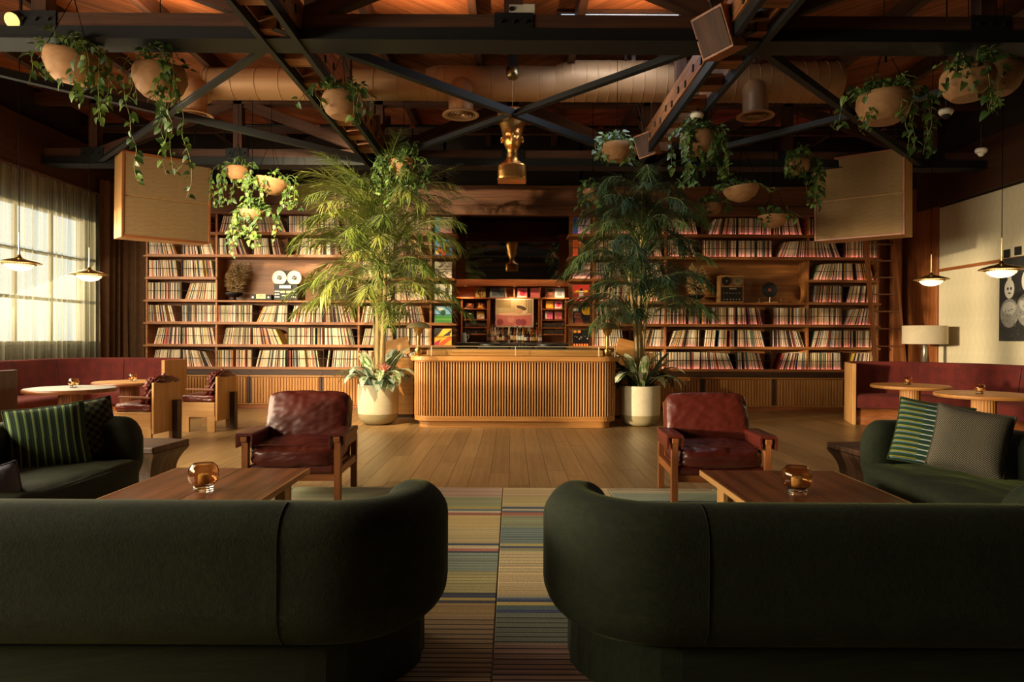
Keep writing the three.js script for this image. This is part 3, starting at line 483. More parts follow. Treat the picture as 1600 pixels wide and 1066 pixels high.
// ------------------------------------------------------------------ velvet sofas
const velvetMap = fabricMap(0x29331a, 0x192010, 51, 60);
const velvet = phy({ map: rep(velvetMap, 1.2, 1.2), roughness: 0.9, sheen: 1, sheenRoughness: 0.4, sheenColor: new THREE.Color(0x667038), bumpMap: rep(fineBump, 3, 3), bumpScale: 0.001 });
const seamM = std({ color: 0x10150a, roughness: 1 });
function buildSofa(name, label, pos, turn, L, D, armD) {
  // local: back along +z at z = 0, seat faces -z
  const t = thing(name, label, 'sofa', pos, turn, undefined), T = 0.25, r = 0.42, hx = L / 2 - T / 2, path = [];
  const arc = (cx, cz, a0, a1) => { for (let k = 0; k <= 10; k++) { const a = lerp(a0, a1, k / 10); path.push([cx + (r - T / 2) * Math.cos(a), cz + (r - T / 2) * Math.sin(a)]); } };
  const armZ = -armD, zc = -T / 2, R = r - T / 2, nz = makeNoise(77, 32, 32);
  for (let k = 0; k <= 14; k++) path.push([-hx + 0.05 * Math.sin((1 - k / 14) * 1.2), lerp(armZ, zc - R, k / 14)]);
  for (let k = 1; k <= 12; k++) { const a = Math.PI - k / 12 * Math.PI / 2; path.push([-hx + R + R * Math.cos(a), zc - R + R * Math.sin(a)]); }
  for (let k = 1; k < 20; k++) path.push([lerp(-hx + R, hx - R, k / 20), zc]);
  for (let k = 0; k <= 12; k++) { const a = Math.PI / 2 - k / 12 * Math.PI / 2; path.push([hx - R + R * Math.cos(a), zc - R + R * Math.sin(a)]); }
  for (let k = 1; k <= 14; k++) path.push([hx - 0.05 * Math.sin(k / 14 * 1.2), lerp(zc - R, armZ, k / 14)]);
  // cross-section: outer side is on the left of travel (positive across)
  const prof = rrect(-T / 2, 0.205, T / 2, 0.712, [0.15, 0.06, 0.115, 0.115], 7);
  let tot = 0; const cum = path.map((p, i) => i ? tot += Math.hypot(p[0] - path[i - 1][0], p[1] - path[i - 1][1]) : 0), capL = 0.15;
  const full = [], ends = [0, 0.012, 0.03, 0.055, 0.085, 0.12];
  const pt = (s) => { let k = 1; while (k < path.length - 1 && cum[k] < s) k++; const f = (s - cum[k - 1]) / (cum[k] - cum[k - 1]); return [lerp(path[k - 1][0], path[k][0], f), lerp(path[k - 1][1], path[k][1], f)]; };
  const ss = [...ends]; for (let s = 0.16; s < tot - 0.155; s += 0.045) ss.push(s); ss.push(...ends.map((e) => tot - e).reverse());
  for (const s of ss) full.push(pt(s));
  const g = sweep(full, prof, { scaleAt: (u, i) => { const e = Math.min(ss[i], tot - ss[i]); const q = clamp(1 - e / capL, 0, 1); return Math.max(0.02, Math.sqrt(1 - q * q * 0.985)); } });
  // the outer side is to the right of travel for this direction, so mirror the lean of the profile
  const p = g.attributes.position; for (let i = 0; i < p.count; i++) { const w = 0.003 * (nz(p.getX(i) * 5 + 9, p.getY(i) * 6 + p.getZ(i) * 5 + 20) - 0.5); p.setY(i, p.getY(i) + w); p.setZ(i, p.getZ(i) + w); } g.computeVertexNormals();
  part(t, 'back_and_arms', g, velvet);
  // base and seat
  const plan = (o, z1) => rrect(-L / 2 + o, -D + o * 0.6, L / 2 - o, z1, [0.3, 0.3, r - o * 0.5, r - o * 0.5], 8);
  const slab = (o, y0, y1, bev, z1) => { const s = extrude(plan(o + bev, z1 - bev), y1 - y0 - 2 * bev, bev); s.rotateX(-Math.PI / 2); s.scale(1, 1, -1); const ix = s.index; s.translate(0, y0 + bev, 0); const q = s.index ? s.toNonIndexed() : s, a = q.attributes.position.array; for (let i = 0; i < a.length; i += 9) for (let k = 0; k < 3; k++) { const x = a[i + 3 + k]; a[i + 3 + k] = a[i + 6 + k]; a[i + 6 + k] = x; } q.computeVertexNormals(); return q; };
  part(t, 'plinth', slab(0.1, 0, 0.215, 0.01, -0.1), velvet);
  const seat = cushion(L - 2 * T + 0.06, 0.22, D - T + 0.06, { n: 9, puff: 0.025, crease: 0.004, s: L * 10 | 0, seg: [40, 8, 22] }); seat.translate(0, 0.315, -T - (D - T) / 2 + 0.01); part(t, 'seat_cushion', seat, velvet);
  part(t, 'seat_deck', slab(armD > D - 0.1 ? 0.22 : 0.06, 0.2, 0.25, 0.015, -0.12), velvet);
  for (const k of [-1, 1]) { const x = k * (L / 2 - 0.54); const line = prof.filter(([a, y]) => a < 0.01 && (a < -0.02 || y > 0.5)).sort((p, q) => p[1] - q[1] || q[0] - p[0]).map(([a, y]) => V(x, y, zc - a + 0.0005)); part(t, 'seam', new THREE.TubeGeometry(new THREE.CatmullRomCurve3(line), 40, 0.0022, 5), seamM); }
  part(t, 'base_seam', tube([V(-L / 2 + 0.45, 0.212, -0.085), V(0, 0.212, -0.085), V(L / 2 - 0.45, 0.212, -0.085)], 0.003, 4), seamM);
  return t;
}
// the curved backs: left and right of the rug's dark seam
buildSofa('velvet_sofa', 'dark green velvet sofa seen from behind, nearest on the left', [-1.35, 0, -2.3], 0, 2.2, 0.82, 0.66);
buildSofa('velvet_sofa', 'dark green velvet sofa seen from behind, nearest on the right', [1.23, 0, -2.3], 0, 2.2, 0.82, 0.66);
buildSofa('velvet_sofa', 'dark green velvet sofa with striped pillow at the left edge, facing the low table', [-3.56, 0, -3.92], -Math.PI / 2 - 0.03, 2.46, 0.9, 0.84);
buildSofa('velvet_sofa', 'dark green velvet sofa with two pillows at the right edge, facing the low table', [3.42, 0, -3.92], Math.PI / 2 + 0.03, 2.46, 0.9, 0.84);
// pillows
{
  const T = (draw) => canvasTex(256, 256, draw);
  const stripeGreen = T((g, w) => { g.fillStyle = '#2c4a34'; g.fillRect(0, 0, w, w); for (let i = 0; i < 12; i++) { const y = 10 + i * 21; g.fillStyle = '#a8a03c'; g.fillRect(0, y, w * 0.4, 5); g.fillStyle = '#c8d4c4'; g.fillRect(w * 0.4, y + 3, w * 0.6, 5); g.fillStyle = '#7fa4b8'; g.fillRect(0, y + 6, w * 0.4, 3); g.fillStyle = '#1a3050'; g.fillRect(w * 0.4, y + 9, w * 0.6, 3); } });
  const tweed = T((g, w) => { g.fillStyle = '#4a4438'; g.fillRect(0, 0, w, w); for (let y = 0; y < 64; y++) for (let x = 0; x < 64; x++) { g.fillStyle = (x + y) % 2 ? '#b8b098' : '#2c2820'; g.fillRect(x * 4, y * 4, 3, 3); } });
  const stripeDark = T((g, w) => { g.fillStyle = '#1f3a26'; g.fillRect(0, 0, w, w); for (let i = 0; i < 10; i++) { const x = 8 + i * 25; g.fillStyle = '#8a9a58'; g.fillRect(x, 0, 5, w); g.fillStyle = '#162814'; g.fillRect(x + 9, 0, 8, w); g.fillStyle = '#6a8a70'; g.fillRect(x + 6, 0, 2, w * 0.5); } });
  const check = T((g, w) => { for (let y = 0; y < 14; y++) for (let x = 0; x < 14; x++) { g.fillStyle = (x + y) % 2 ? '#0e120a' : '#4a4a28'; g.fillRect(x * w / 14, y * w / 14, w / 14 + 1, w / 14 + 1); } });
  const plainGrey = T((g, w) => { g.fillStyle = '#5a5a64'; g.fillRect(0, 0, w, w); for (let i = 0; i < 2000; i++) { g.fillStyle = rnd() < 0.5 ? '#666672' : '#4e4e58'; g.fillRect(rnd() * w, rnd() * w, 3, 1); } });
  const make = (label, map, pos, size, rx, ry, rz, fringe) => {
    const t = thing('throw_pillow', label, 'pillow', pos); t.rotation.set(rx, ry, rz, 'YXZ');
    part(t, 'cover', pillowGeo(size, size, 0.17), std({ map, roughness: 0.95, bumpMap: rep(fineBump, 2, 2), bumpScale: 0.0015 }));
    const e = []; for (let k = 0; k <= 80; k++) { const q = k / 80 * 4, s = Math.floor(q) % 4, f = q - Math.floor(q), v = f * 2 - 1, [u, w2] = [[v, -1], [1, v], [-v, 1], [-1, -v]][s]; e.push(V(u * size / 2 * (1 - 0.055 * (1 - w2 * w2)), w2 * size / 2 * (1 - 0.055 * (1 - u * u)), 0)); }
    part(t, 'piping', new THREE.TubeGeometry(new THREE.CatmullRomCurve3(e.slice(0, 80), true), 120, 0.006, 5, true), std({ color: fringe, roughness: 1 }));
  };
  make('green pillow with cream and ochre horizontal stripes on the right sofa', stripeGreen, at(1454, 679, 4.66), 0.45, -0.3, -0.72, -0.12, 0x3a4a2a);
  make('grey tweed pillow in front of the striped one on the right sofa', tweed, at(1515, 690, 4.36), 0.42, -0.3, -0.62, -0.16, 0x5a5444);
  make('dark green pillow with pale vertical stripes on the left sofa', stripeDark, at(75, 686, 4.6), 0.46, -0.32, 0.62, 0.1, 0x3a4a2a);
  make('dark checked pillow behind the striped one on the left sofa', check, at(128, 674, 4.85), 0.44, -0.3, 0.72, 0.14, 0x26280f);
  make('plain grey pillow cut off at the left edge on the left side sofa', plainGrey, at(-34, 800, 3.7), 0.44, -0.3, 0.7, 0.2, 0x4a4a54);
}
// ------------------------------------------------------------------ leather armchairs
{
  const leatherMap = (() => { const a = makeNoise(71, 40, 40), b = makeNoise(72, 6, 6); return dataTex(256, 256, (u, v) => mix3(hex(0x5e2218), hex(0x501c14), clamp(0.4 * a(u * 40, v * 40) + 0.6 * b(u * 6, v * 6), 0, 1))); })();
  const crackle = dataTex(256, 256, (() => { const a = makeNoise(73, 14, 14), b = makeNoise(74, 50, 50), c = makeNoise(75, 5, 5); return (u, v) => { const k = 0.55 * Math.abs(a(u * 14, v * 14) - 0.5) * 2 + 0.15 * b(u * 50, v * 50) + 0.3 * Math.abs(c(u * 5, v * 5) - 0.5) * 2; return [k, k, k]; }; })(), false);
  const leather = phy({ map: leatherMap, roughness: 0.42, clearcoat: 0.2, clearcoatRoughness: 0.25, bumpMap: crackle, bumpScale: 0.0005 });
  const wood = M.teak;
  const make = (label, pos, turn, s) => {
    const t = thing('leather_armchair', label, 'armchair', pos, turn);          // local: front towards +z, origin between the front feet
    for (const k of [-1, 1]) {
      part(t, 'leg', rbox(0.052, 0.5, 0.052, 0.004, k * 0.355, 0.25, 0), wood); part(t, 'leg', rbox(0.05, 0.46, 0.052, 0.004, k * 0.355, 0.23, -0.62), wood);
      part(t, 'arm_rail', rbox(0.05, 0.04, 0.72, 0.005, k * 0.355, 0.505, -0.31), wood); part(t, 'side_rail', rbox(0.04, 0.06, 0.6, 0.005, k * 0.355, 0.25, -0.31), wood);
      const pad = sweep([[0, 0.045], [0, 0.02], [0, -0.2], [0, -0.42]], [[-0.062, 0.44], [-0.052, 0.44], [-0.05, 0.53], [0.05, 0.53], [0.052, 0.44], [0.062, 0.44], [0.066, 0.53], [0.056, 0.552], [-0.056, 0.552], [-0.066, 0.53]]); pad.translate(k * 0.355, 0, 0); part(t, 'arm_pad', pad, leather);
    }
    part(t, 'front_rail', rbox(0.66, 0.06, 0.03, 0.004, 0, 0.2, -0.04), wood); part(t, 'rear_rail', rbox(0.66, 0.06, 0.03, 0.004, 0, 0.2, -0.6), wood);
    part(t, 'sling', rbox(0.665, 0.075, 0.62, 0.03, 0, 0.268, -0.3), leather);
    const seat = cushion(0.67, 0.165, 0.64, { n: 6, puff: 0.03, crease: 0.004, s: s, seg: [36, 12, 30] }); seat.rotateX(0.06); seat.translate(0, 0.375, -0.29); const sc = part(t, 'seat_cushion', seat, leather);
    const back = cushion(0.67, 0.18, 0.43, { n: 8, puff: 0.022, crease: 0.0035, s: s + 3, seg: [36, 12, 30] }); back.rotateX(Math.PI / 2 - 0.28); back.translate(0, 0.61, -0.5); part(t, 'back_cushion', back, leather);
    for (const k of [-1, 1]) part(t, 'back_post', beam(V(k * 0.31, 0.28, -0.56), V(k * 0.31, 0.74, -0.68), 0.04, 0.03), wood);
    part(t, 'back_rail', rbox(0.62, 0.06, 0.025, 0.004, 0, 0.68, -0.68), wood);
    part(t, 'seat_piping', tube([V(-0.32, 0.455, 0.005), V(0, 0.462, 0.02), V(0.32, 0.455, 0.005)], 0.005), leather);
    return t;
  };
  make('oxblood leather armchair with wooden frame left of the middle floor', [-1.705, 0, -5.3], 0.03, 1);
  make('oxblood leather armchair with wooden frame right of the middle floor', [1.625, 0, -5.3], -0.05, 5);
}
// ------------------------------------------------------------------ red banquettes along the side walls
const chenille = phy({ map: rep(fabricMap(0x6e2118, 0x44110d, 55, 90), 1.3, 1.3), roughness: 0.95, sheen: 0.35, sheenRoughness: 0.5, sheenColor: new THREE.Color(0x8a3426), bumpMap: rep(fineBump, 2.5, 2.5), bumpScale: 0.002 });
function banquette(label, path, s, endWood) {
  // the seat lies to the right of travel for s = 1, to the left for s = -1
  const t = thing('banquette', label, 'banquette'), q = (list) => list.map(([a, y]) => [a * s, y]).sort(() => 0), fix = (l) => s < 0 ? l.map(([a, y]) => [-a, y]).reverse() : l;
  const rev = (g) => g;
  const P = (l) => { const o = fix(l); return THREE.ShapeUtils.isClockWise(o.map((p) => new THREE.Vector2(...p))) ? o.reverse() : o; };
  part(t, 'base', sweep(path, P([[-0.6, 0], [-0.02, 0], [-0.02, 0.26], [-0.6, 0.26]])), M.teak);
  part(t, 'seat', sweep(path, P(rrect(-0.66, 0.25, -0.1, 0.46, [0.03, 0.02, 0.02, 0.06], 4))), chenille);
  part(t, 'backrest', sweep(path, P([[-0.17, 0.42], [-0.02, 0.42], [0.0, 0.93], [-0.03, 0.95], [-0.06, 0.95], [-0.085, 0.93]])), chenille);
  part(t, 'rear_board', sweep(path, P([[0.0, 0.0], [0.03, 0.0], [0.03, 0.92], [0.0, 0.92]])), M.teak);
  // seams between the upholstered panels
  for (let i = 1; i < path.length - 1; i++) { const a = path[i], b = path[i - 1], u = V(a[0] - b[0], 0, a[1] - b[1]).normalize(), nx = u.z * s, nz = -u.x * s; part(t, 'panel_seam', tube([V(a[0] - nx * 0.175, 0.46, a[1] - nz * 0.175), V(a[0] - nx * 0.095, 0.92, a[1] - nz * 0.095)], 0.004, 2, 5), seamM); }
  for (const [e, f] of endWood) { const a = path[e], b = path[f], u = V(a[0] - b[0], 0, a[1] - b[1]).normalize(), ang = Math.atan2(-u.z, u.x), g = rbox(0.05, 0.93, 0.72, 0.006, 0.026, 0.465, e ? 0.32 : -0.32, 1); g.rotateY(ang); if (s > 0) { } const m = part(t, 'end_panel', g, e === 0 && path.length > 7 ? M.darkPanel : M.oakLight); m.position.set(a[0], 0, a[1]); }
  return t;
}
banquette('red upholstered corner banquette under the curtained window on the left', [[-5.32, -6.6], [-6.1, -6.6], [-6.72, -6.75], [-6.96, -7.3], [-6.97, -8.2], [-6.98, -9.4], [-6.97, -10.3], [-6.72, -10.8], [-6.2, -10.96], [-5.29, -10.97]], 1, [[9, 8], [0, 1]]);
banquette('red upholstered corner banquette below the linen wall on the right', [[5.42, -11.0], [6.35, -10.72], [6.95, -10.15], [7.1, -9.4], [7.12, -8.2], [7.12, -6.9]], 1, [[0, 1]]);
// ------------------------------------------------------------------ round tables
{
  const topL = std({ color: 0x8e8c84, roughness: 0.4 });
  const make = (label, x, z, r, top, stemM) => {
    const t = thing('round_table', label, 'table', [x, 0, z]);
    part(t, 'tabletop', grainUV(lathe([[0, 0.69], [r - 0.02, 0.69], [r - 0.004, 0.696], [r, 0.715], [r - 0.004, 0.728], [r - 0.012, 0.732], [0, 0.732]], 56).toNonIndexed(), 0), stemM);
    part(t, 'top_surface', lathe([[0, 0.7325], [r - 0.012, 0.7325], [r - 0.012, 0.734], [0, 0.734]].reverse().reverse(), 56), top);
    const seg = 96, g = new THREE.CylinderGeometry(0.115, 0.115, 0.65, seg, 1).translate(0, 0.365, 0), p = g.attributes.position; for (let i = 0; i < p.count; i++) { const a = Math.atan2(p.getZ(i), p.getX(i)), k = 1 - 0.06 * (0.5 + 0.5 * Math.cos(a * 24)); if (Math.hypot(p.getX(i), p.getZ(i)) > 0.05) { p.setX(i, p.getX(i) * k); p.setZ(i, p.getZ(i) * k); } } g.computeVertexNormals();
    part(t, 'pedestal', grainUV(g, 1), stemM); part(t, 'foot', lathe([[0, 0], [0.26, 0], [0.26, 0.02], [0.15, 0.04], [0, 0.04]], 40), M.darkPanel); return t;
  };
  make('grey-topped round pedestal table nearest the left sofa', -4.75, -7.35, 0.44, topL, M.walnut);
  make('round pedestal table beside the wooden armchair, farther of the left pair', -5.02, -8.97, 0.44, M.oakLight, M.walnut).scale.y = 0.95;
  make('round pedestal table with fluted column, farther of the right pair', 4.96, -8.5, 0.445, M.oak, M.oak);
  make('round pedestal table with fluted column, nearer of the right pair', 4.98, -7.2, 0.46, M.oak, M.oak);
}
// ------------------------------------------------------------------ boxy wooden armchairs with red leather
{
  const redLeather = phy({ map: rep(fabricMap(0x6e2418, 0x4c140d, 57, 30), 1, 1), roughness: 0.32, clearcoat: 0.2, clearcoatRoughness: 0.3, bumpMap: rep(fineBump, 1, 1), bumpScale: 0.002 });
  const make = (label, x, z, turn) => {
    const t = thing('wooden_armchair', label, 'armchair', [x, 0, z], turn);      // local: faces -x, open side towards +z
    for (const k of [-1, 1]) { part(t, 'side_apron', rbox(0.46, 0.2, 0.035, 0.005, -0.02, 0.3, k * 0.25, 0), M.oakLight); part(t, 'leg', rbox(0.1, 0.21, 0.035, 0.004, -0.2, 0.105, k * 0.25), M.oakLight); part(t, 'leg', rbox(0.11, 0.21, 0.035, 0.004, 0.16, 0.105, k * 0.25), M.oakLight); }
    part(t, 'back_panel', rbox(0.03, 0.6, 0.535, 0.006, 0.235, 0.45, 0, 1), M.oakLight); part(t, 'front_apron', rbox(0.03, 0.14, 0.5, 0.004, -0.235, 0.33, 0), M.oakLight);
    part(t, 'rear_post', rbox(0.07, 0.52, 0.09, 0.005, 0.285, 0.26, -0.12), M.darkPanel);
    const seat = cushion(0.5, 0.1, 0.48, { n: 8, puff: 0.012, crease: 0.004, s: 9 }); seat.translate(-0.04, 0.45, 0); part(t, 'seat_cushion', seat, redLeather);
    const back = cushion(0.46, 0.12, 0.32, { n: 5, puff: 0.02, crease: 0.02, s: 12 }); back.rotateX(Math.PI / 2); back.rotateY(Math.PI / 2); back.rotateZ(-0.12); back.translate(0.14, 0.645, 0); part(t, 'back_cushion', back, redLeather);
    const flap = cushion(0.14, 0.03, 0.42, { n: 6, puff: 0.01, crease: 0.008, s: 14 }); flap.translate(0.2, 0.765, 0); part(t, 'cushion_fold', flap, redLeather);
    for (const k of [-1, 1]) part(t, 'arm_bar', rbox(0.4, 0.025, 0.05, 0.004, 0.0, 0.575, k * 0.25), M.walnut);
    return t;
  };
  make('boxy oak armchair with red leather cushions, nearer the viewer on the left', -4.38, -8.24, -0.12);
  make('boxy oak armchair with red leather cushions, farther one before the left bookcase', -4.2, -9.5, -0.08);
}
// ------------------------------------------------------------------ low tables, end tables, rug
for (const [s, label] of [[-1, 'low walnut coffee table with two-board top on the left'], [1, 'low walnut coffee table with two-board top on the right']]) {
  const x0 = s < 0 ? -2.275 : 1.295, x1 = s < 0 ? -1.385 : 2.2, c = (x0 + x1) / 2, w = x1 - x0, t = thing('coffee_table', label, 'table', [c, 0, -3.98]), L = 1.36;
  for (const k of [-1, 1]) part(t, 'top_board', rbox(w / 2 - 0.0015, 0.035, L, 0.003, k * w / 4, 0.3825, 0, 2), M.walnut);
  for (const k of [-1, 1]) part(t, 'edge_band', rbox(0.012, 0.036, L + 0.01, 0.003, k * (w / 2 + 0.004), 0.3825, 0, 2), M.oakLight);
  for (const kx of [-1, 1]) for (const kz of [-1, 1]) { part(t, 'leg', rbox(0.1, 0.365, 0.03, 0.003, kx * (w / 2 - 0.09), 0.1825, kz * (L / 2 - 0.25), 1), M.oakLight); part(t, 'leg_return', rbox(0.03, 0.365, 0.1, 0.003, kx * (w / 2 - 0.055), 0.1825, kz * (L / 2 - 0.32), 1), M.oakLight); }
  part(t, 'stretcher', rbox(w - 0.2, 0.06, 0.03, 0.003, 0, 0.33, 0), M.walnut);
}
for (const [s, label] of [[-1, 'dark waisted wooden end table behind the left side sofa'], [1, 'dark waisted wooden end table behind the right side sofa']]) {
  const t = thing('end_table', label, 'table', [s < 0 ? -3.03 : 2.97, 0, -5.62], s * 0.1);
  part(t, 'tabletop', rbox(0.5, 0.05, 0.5, 0.012, 0, 0.395, 0), M.endTable);
  const prof = []; for (let k = 0; k <= 14; k++) { const y = k / 14; prof.push([0.25 - 0.075 * Math.sin(Math.PI * Math.min(1, y * 1.05)) ** 0.8, y * 0.37]); }
  const g = new THREE.BufferGeometry(), pos = [], idx = []; prof.forEach(([r, y]) => [[-1, -1], [1, -1], [1, 1], [-1, 1], [-1, -1]].forEach(([a, b]) => pos.push(a * r, y, b * r)));
  for (let i = 0; i < 14; i++) for (let k = 0; k < 4; k++) { const a = i * 5 + k; idx.push(a, a + 5, a + 1, a + 1, a + 5, a + 6); } g.setAttribute('position', new THREE.Float32BufferAttribute(pos, 3)); g.setIndex(idx); const h = g.toNonIndexed(); h.computeVertexNormals(); part(t, 'waisted_body', grainUV(h, 1), M.endTable);
}
{
  const t = thing('rug', 'large patchwork rug of striped wool strips in cream, sage, teal and navy', 'rug', [0, 0, 0]), W = 0.89, Z0 = -5.83, Z1 = -1.5, LEN = Z1 - Z0;
  const dz = (cy) => 1387 / (700 + cy / 2.913 - 528) ;                // distance of a height in a zoom of the photograph
  const left = [[185, 235, '#b89a80'], [235, 280, '#8c9668'], [280, 292, '#a89a50'], [292, 300, '#34506a'], [300, 308, '#c8b890'], [308, 320, '#93503c'], [320, 375, '#b8a060'], [375, 450, '#b4a26c', 9], [450, 460, '#26344c'], [460, 474, '#c4b088'], [474, 486, '#9c5844'], [486, 494, '#2c3850'], [494, 580, '#6c8070', 12], [580, 680, '#98925c', 14], [680, 702, '#1c2440'], [702, 715, '#a08c44'], [715, 727, '#1c2038'], [727, 780, '#8e7444'], [780, 1300, '#8c7450', 22]];
  const right = [[185, 235, '#b8a070'], [235, 280, '#b4a468'], [280, 290, '#2c3c58'], [290, 298, '#c8b88c'], [298, 306, '#34405c'], [306, 322, '#9c5c46'], [322, 375, '#808a64', 8], [375, 450, '#566e6c', 11], [450, 462, '#a89c54'], [462, 472, '#2c3a58'], [472, 488, '#8a8a60', 8], [488, 590, '#bca978', 13], [590, 690, '#b49e70'], [690, 700, '#8a8464'], [700, 720, '#283a60'], [720, 736, '#b09a48'], [736, 756, '#3a5458'], [756, 770, '#1e2c58'], [770, 910, '#5c6a5c', 22], [910, 1300, '#86685a', 24]];
  const pale = ['#9aa078', '#b8a870', '#8c9c80', '#b09468', '#a8a480', '#7c8c78', '#c0ae80', '#98886a'];
  const wool = (c) => { const k = hex(parseInt(c.slice(1), 16)).map((v) => Math.min(255, Math.round((v * 1.28 + 0.045) * 255))); return `rgb(${k.join(',')})`; };
  const map = (bands) => canvasTex(128, 2048, (g, w, h) => {
    g.fillStyle = '#a89870'; g.fillRect(0, 0, w, h); const Y = (d) => (5.83 - d) / LEN * h;
    for (const [a, b, c, lines] of bands) {
      const y0 = Y(a > 20 ? dz(a) : a), y1 = Y(a > 20 ? dz(b) : b); g.fillStyle = wool(c); g.fillRect(0, y0, w, y1 - y0 + 1);
      for (let k = 0; k < (y1 - y0) * 2; k++) { g.fillStyle = rnd() < 0.5 ? 'rgba(255,245,210,0.07)' : 'rgba(40,30,20,0.08)'; g.fillRect(0, y0 + rnd() * (y1 - y0), w, 1 + rnd() * 2); }
      if (lines && a > 20) for (let q = a + lines; q < b; q += lines) { const y = Y(dz(q)); g.fillStyle = 'rgba(26,22,24,0.8)'; g.fillRect(0, y, w, Math.max(1.5, lines > 20 ? 4 : 2)); }
      else if (lines) for (let y = y0 + lines; y < y1; y += lines) { g.fillStyle = 'rgba(40,40,40,0.6)'; g.fillRect(0, y, w, 2); }
    }
  });
  for (let k = -4; k < 4; k++) {
    const x = -0.07 + W * (k + 0.5); let bands;
    if (k === -1) bands = left; else if (k === 0) bands = right; else { bands = []; let d = 5.83; while (d > 1.5) { const L = rr(0.06, 0.5); bands.push([d, d - L, rnd() < 0.18 ? '#2c3a54' : pick(pale), rnd() < 0.5 ? 9 : 0]); d -= L; } }
    const g = new RoundedBoxGeometry(W - 0.006, 0.014, LEN, 1, 0.004), p = g.attributes.position, uv = g.attributes.uv; for (let i = 0; i < p.count; i++) uv.setXY(i, p.getX(i) / W + 0.5, 1 - (p.getZ(i) / LEN + 0.5)); g.translate(x, 0.0085, (Z0 + Z1) / 2);
    part(t, 'rug_strip', g, std({ map: map(bands), roughness: 1, bumpMap: rep(fineBump, 3, 16), bumpScale: 0.003 }));
  }
}
// candle glasses
{
  const amber = phy({ color: new THREE.Color().setRGB(1, 0.88, 0.7), roughness: 0.03, transmission: 1, thickness: 0.01, ior: 1.45, attenuationColor: new THREE.Color().setRGB(0.7, 0.36, 0.13), attenuationDistance: 0.02 });
  const clear = phy({ color: 0xffffff, roughness: 0.03, transmission: 1, thickness: 0.02, ior: 1.5 }), wax = phy({ color: new THREE.Color().setRGB(0.82, 0.62, 0.3), roughness: 0.6 });
  const make = (label, p, s) => {
    const t = thing('candle_holder', label, 'candle holder', p); t.scale.setScalar(s);
    part(t, 'glass_foot', lathe([[0, 0], [0.055, 0], [0.056, 0.02], [0.052, 0.032], [0, 0.03]], 36), clear);
    part(t, 'glass_bowl', lathe([[0, 0.033], [0.05, 0.033], [0.075, 0.05], [0.084, 0.075], [0.084, 0.11], [0.076, 0.14], [0.058, 0.158], [0.056, 0.158], [0.073, 0.138], [0.0805, 0.11], [0.0805, 0.077], [0.072, 0.053], [0.05, 0.038], [0, 0.038]], 48), amber);
    part(t, 'candle', lathe([[0, 0.039], [0.031, 0.039], [0.031, 0.09], [0.027, 0.096], [0.012, 0.094], [0, 0.092]], 28), wax); part(t, 'wick', rod(V(0, 0.09, 0), V(0.002, 0.104, 0), 0.0012), M.black);
  };
  make('amber glass candle holder on the left coffee table', [at(318, 766, 3.97).x, 0.4003, -3.97], 1); make('amber glass candle holder on the right coffee table', [at(1245, 766, 3.97).x, 0.4003, -3.97], 1);
  make('small amber candle glass on the grey-topped left table', [-4.75, 0.7345, -7.4], 0.62); make('small amber candle glass on the farther left table', [-4.98, 0.699, -8.97], 0.62);
  make('small amber candle glass on the farther right table', [4.93, 0.7345, -8.5], 0.62); make('small amber candle glass on the nearer right table', [4.9, 0.7345, -7.15], 0.62);
}
// ------------------------------------------------------------------ pendant lamps
{
  const glowM = std({ color: 0xf4ead2, roughness: 0.4, emissive: new THREE.Color().setRGB(1, 0.74, 0.42), emissiveIntensity: 1.15 });
  const make = (label, px, py, d, R = 0.2) => {
    const p = at(px, py, d), t = thing('pendant_lamp', label, 'pendant lamp', p);
    part(t, 'shade', lathe([[0.0, 0.072], [0.014, 0.07], [0.022, 0.048], [0.05, 0.036], [0.1, 0.024], [R * 0.82, 0.004], [R, -0.012], [R * 0.985, -0.02], [R * 0.72, -0.022], [R * 0.7, -0.012], [0.05, 0.02], [0, 0.03]], 48), M.brass);
    part(t, 'diffuser', lathe([[R * 0.66, -0.026], [R * 0.62, -0.05], [R * 0.45, -0.078], [R * 0.22, -0.092], [0, -0.096], [0, -0.09], [R * 0.2, -0.086], [R * 0.43, -0.072], [R * 0.6, -0.046], [R * 0.64, -0.026]].reverse(), 40), glowM);
    const fins = []; for (let k = 0; k < 36; k++) { const g = new THREE.BoxGeometry(0.022, 0.012, 0.004).translate(R * 0.7, -0.028, 0); g.rotateY(k / 36 * Math.PI * 2); fins.push(g); } part(t, 'slotted_ring', merged(fins), M.darkBrass);
    part(t, 'stem', lathe([[0, 0.065], [0.014, 0.065], [0.009, 0.09], [0.0055, 0.2], [0.005, 0.3], [0, 0.302]], 12), M.brass); part(t, 'cord', rod(V(0, 0.3, 0), V(0, 5.07 - p.y, 0), 0.0035, 6), M.cord);
    const L = new THREE.PointLight(new THREE.Color().setRGB(1, 0.66, 0.34), 0.9, 0, 2); L.position.set(0, -0.17, 0); L.castShadow = true; L.shadow.radius = 6; t.add(L);
  };
  make('brass saucer pendant lamp in front of the curtained window, nearest the left edge', 30, 409, 7.1); make('brass saucer pendant lamp at the right-hand edge of the curtained window', 139.5, 427, 8.05);
  make('brass saucer pendant lamp in front of the brown wood panel on the right', 1455, 435, 8.53); make('brass saucer pendant lamp hanging before the black-and-white picture', 1565, 419, 6.8);
}
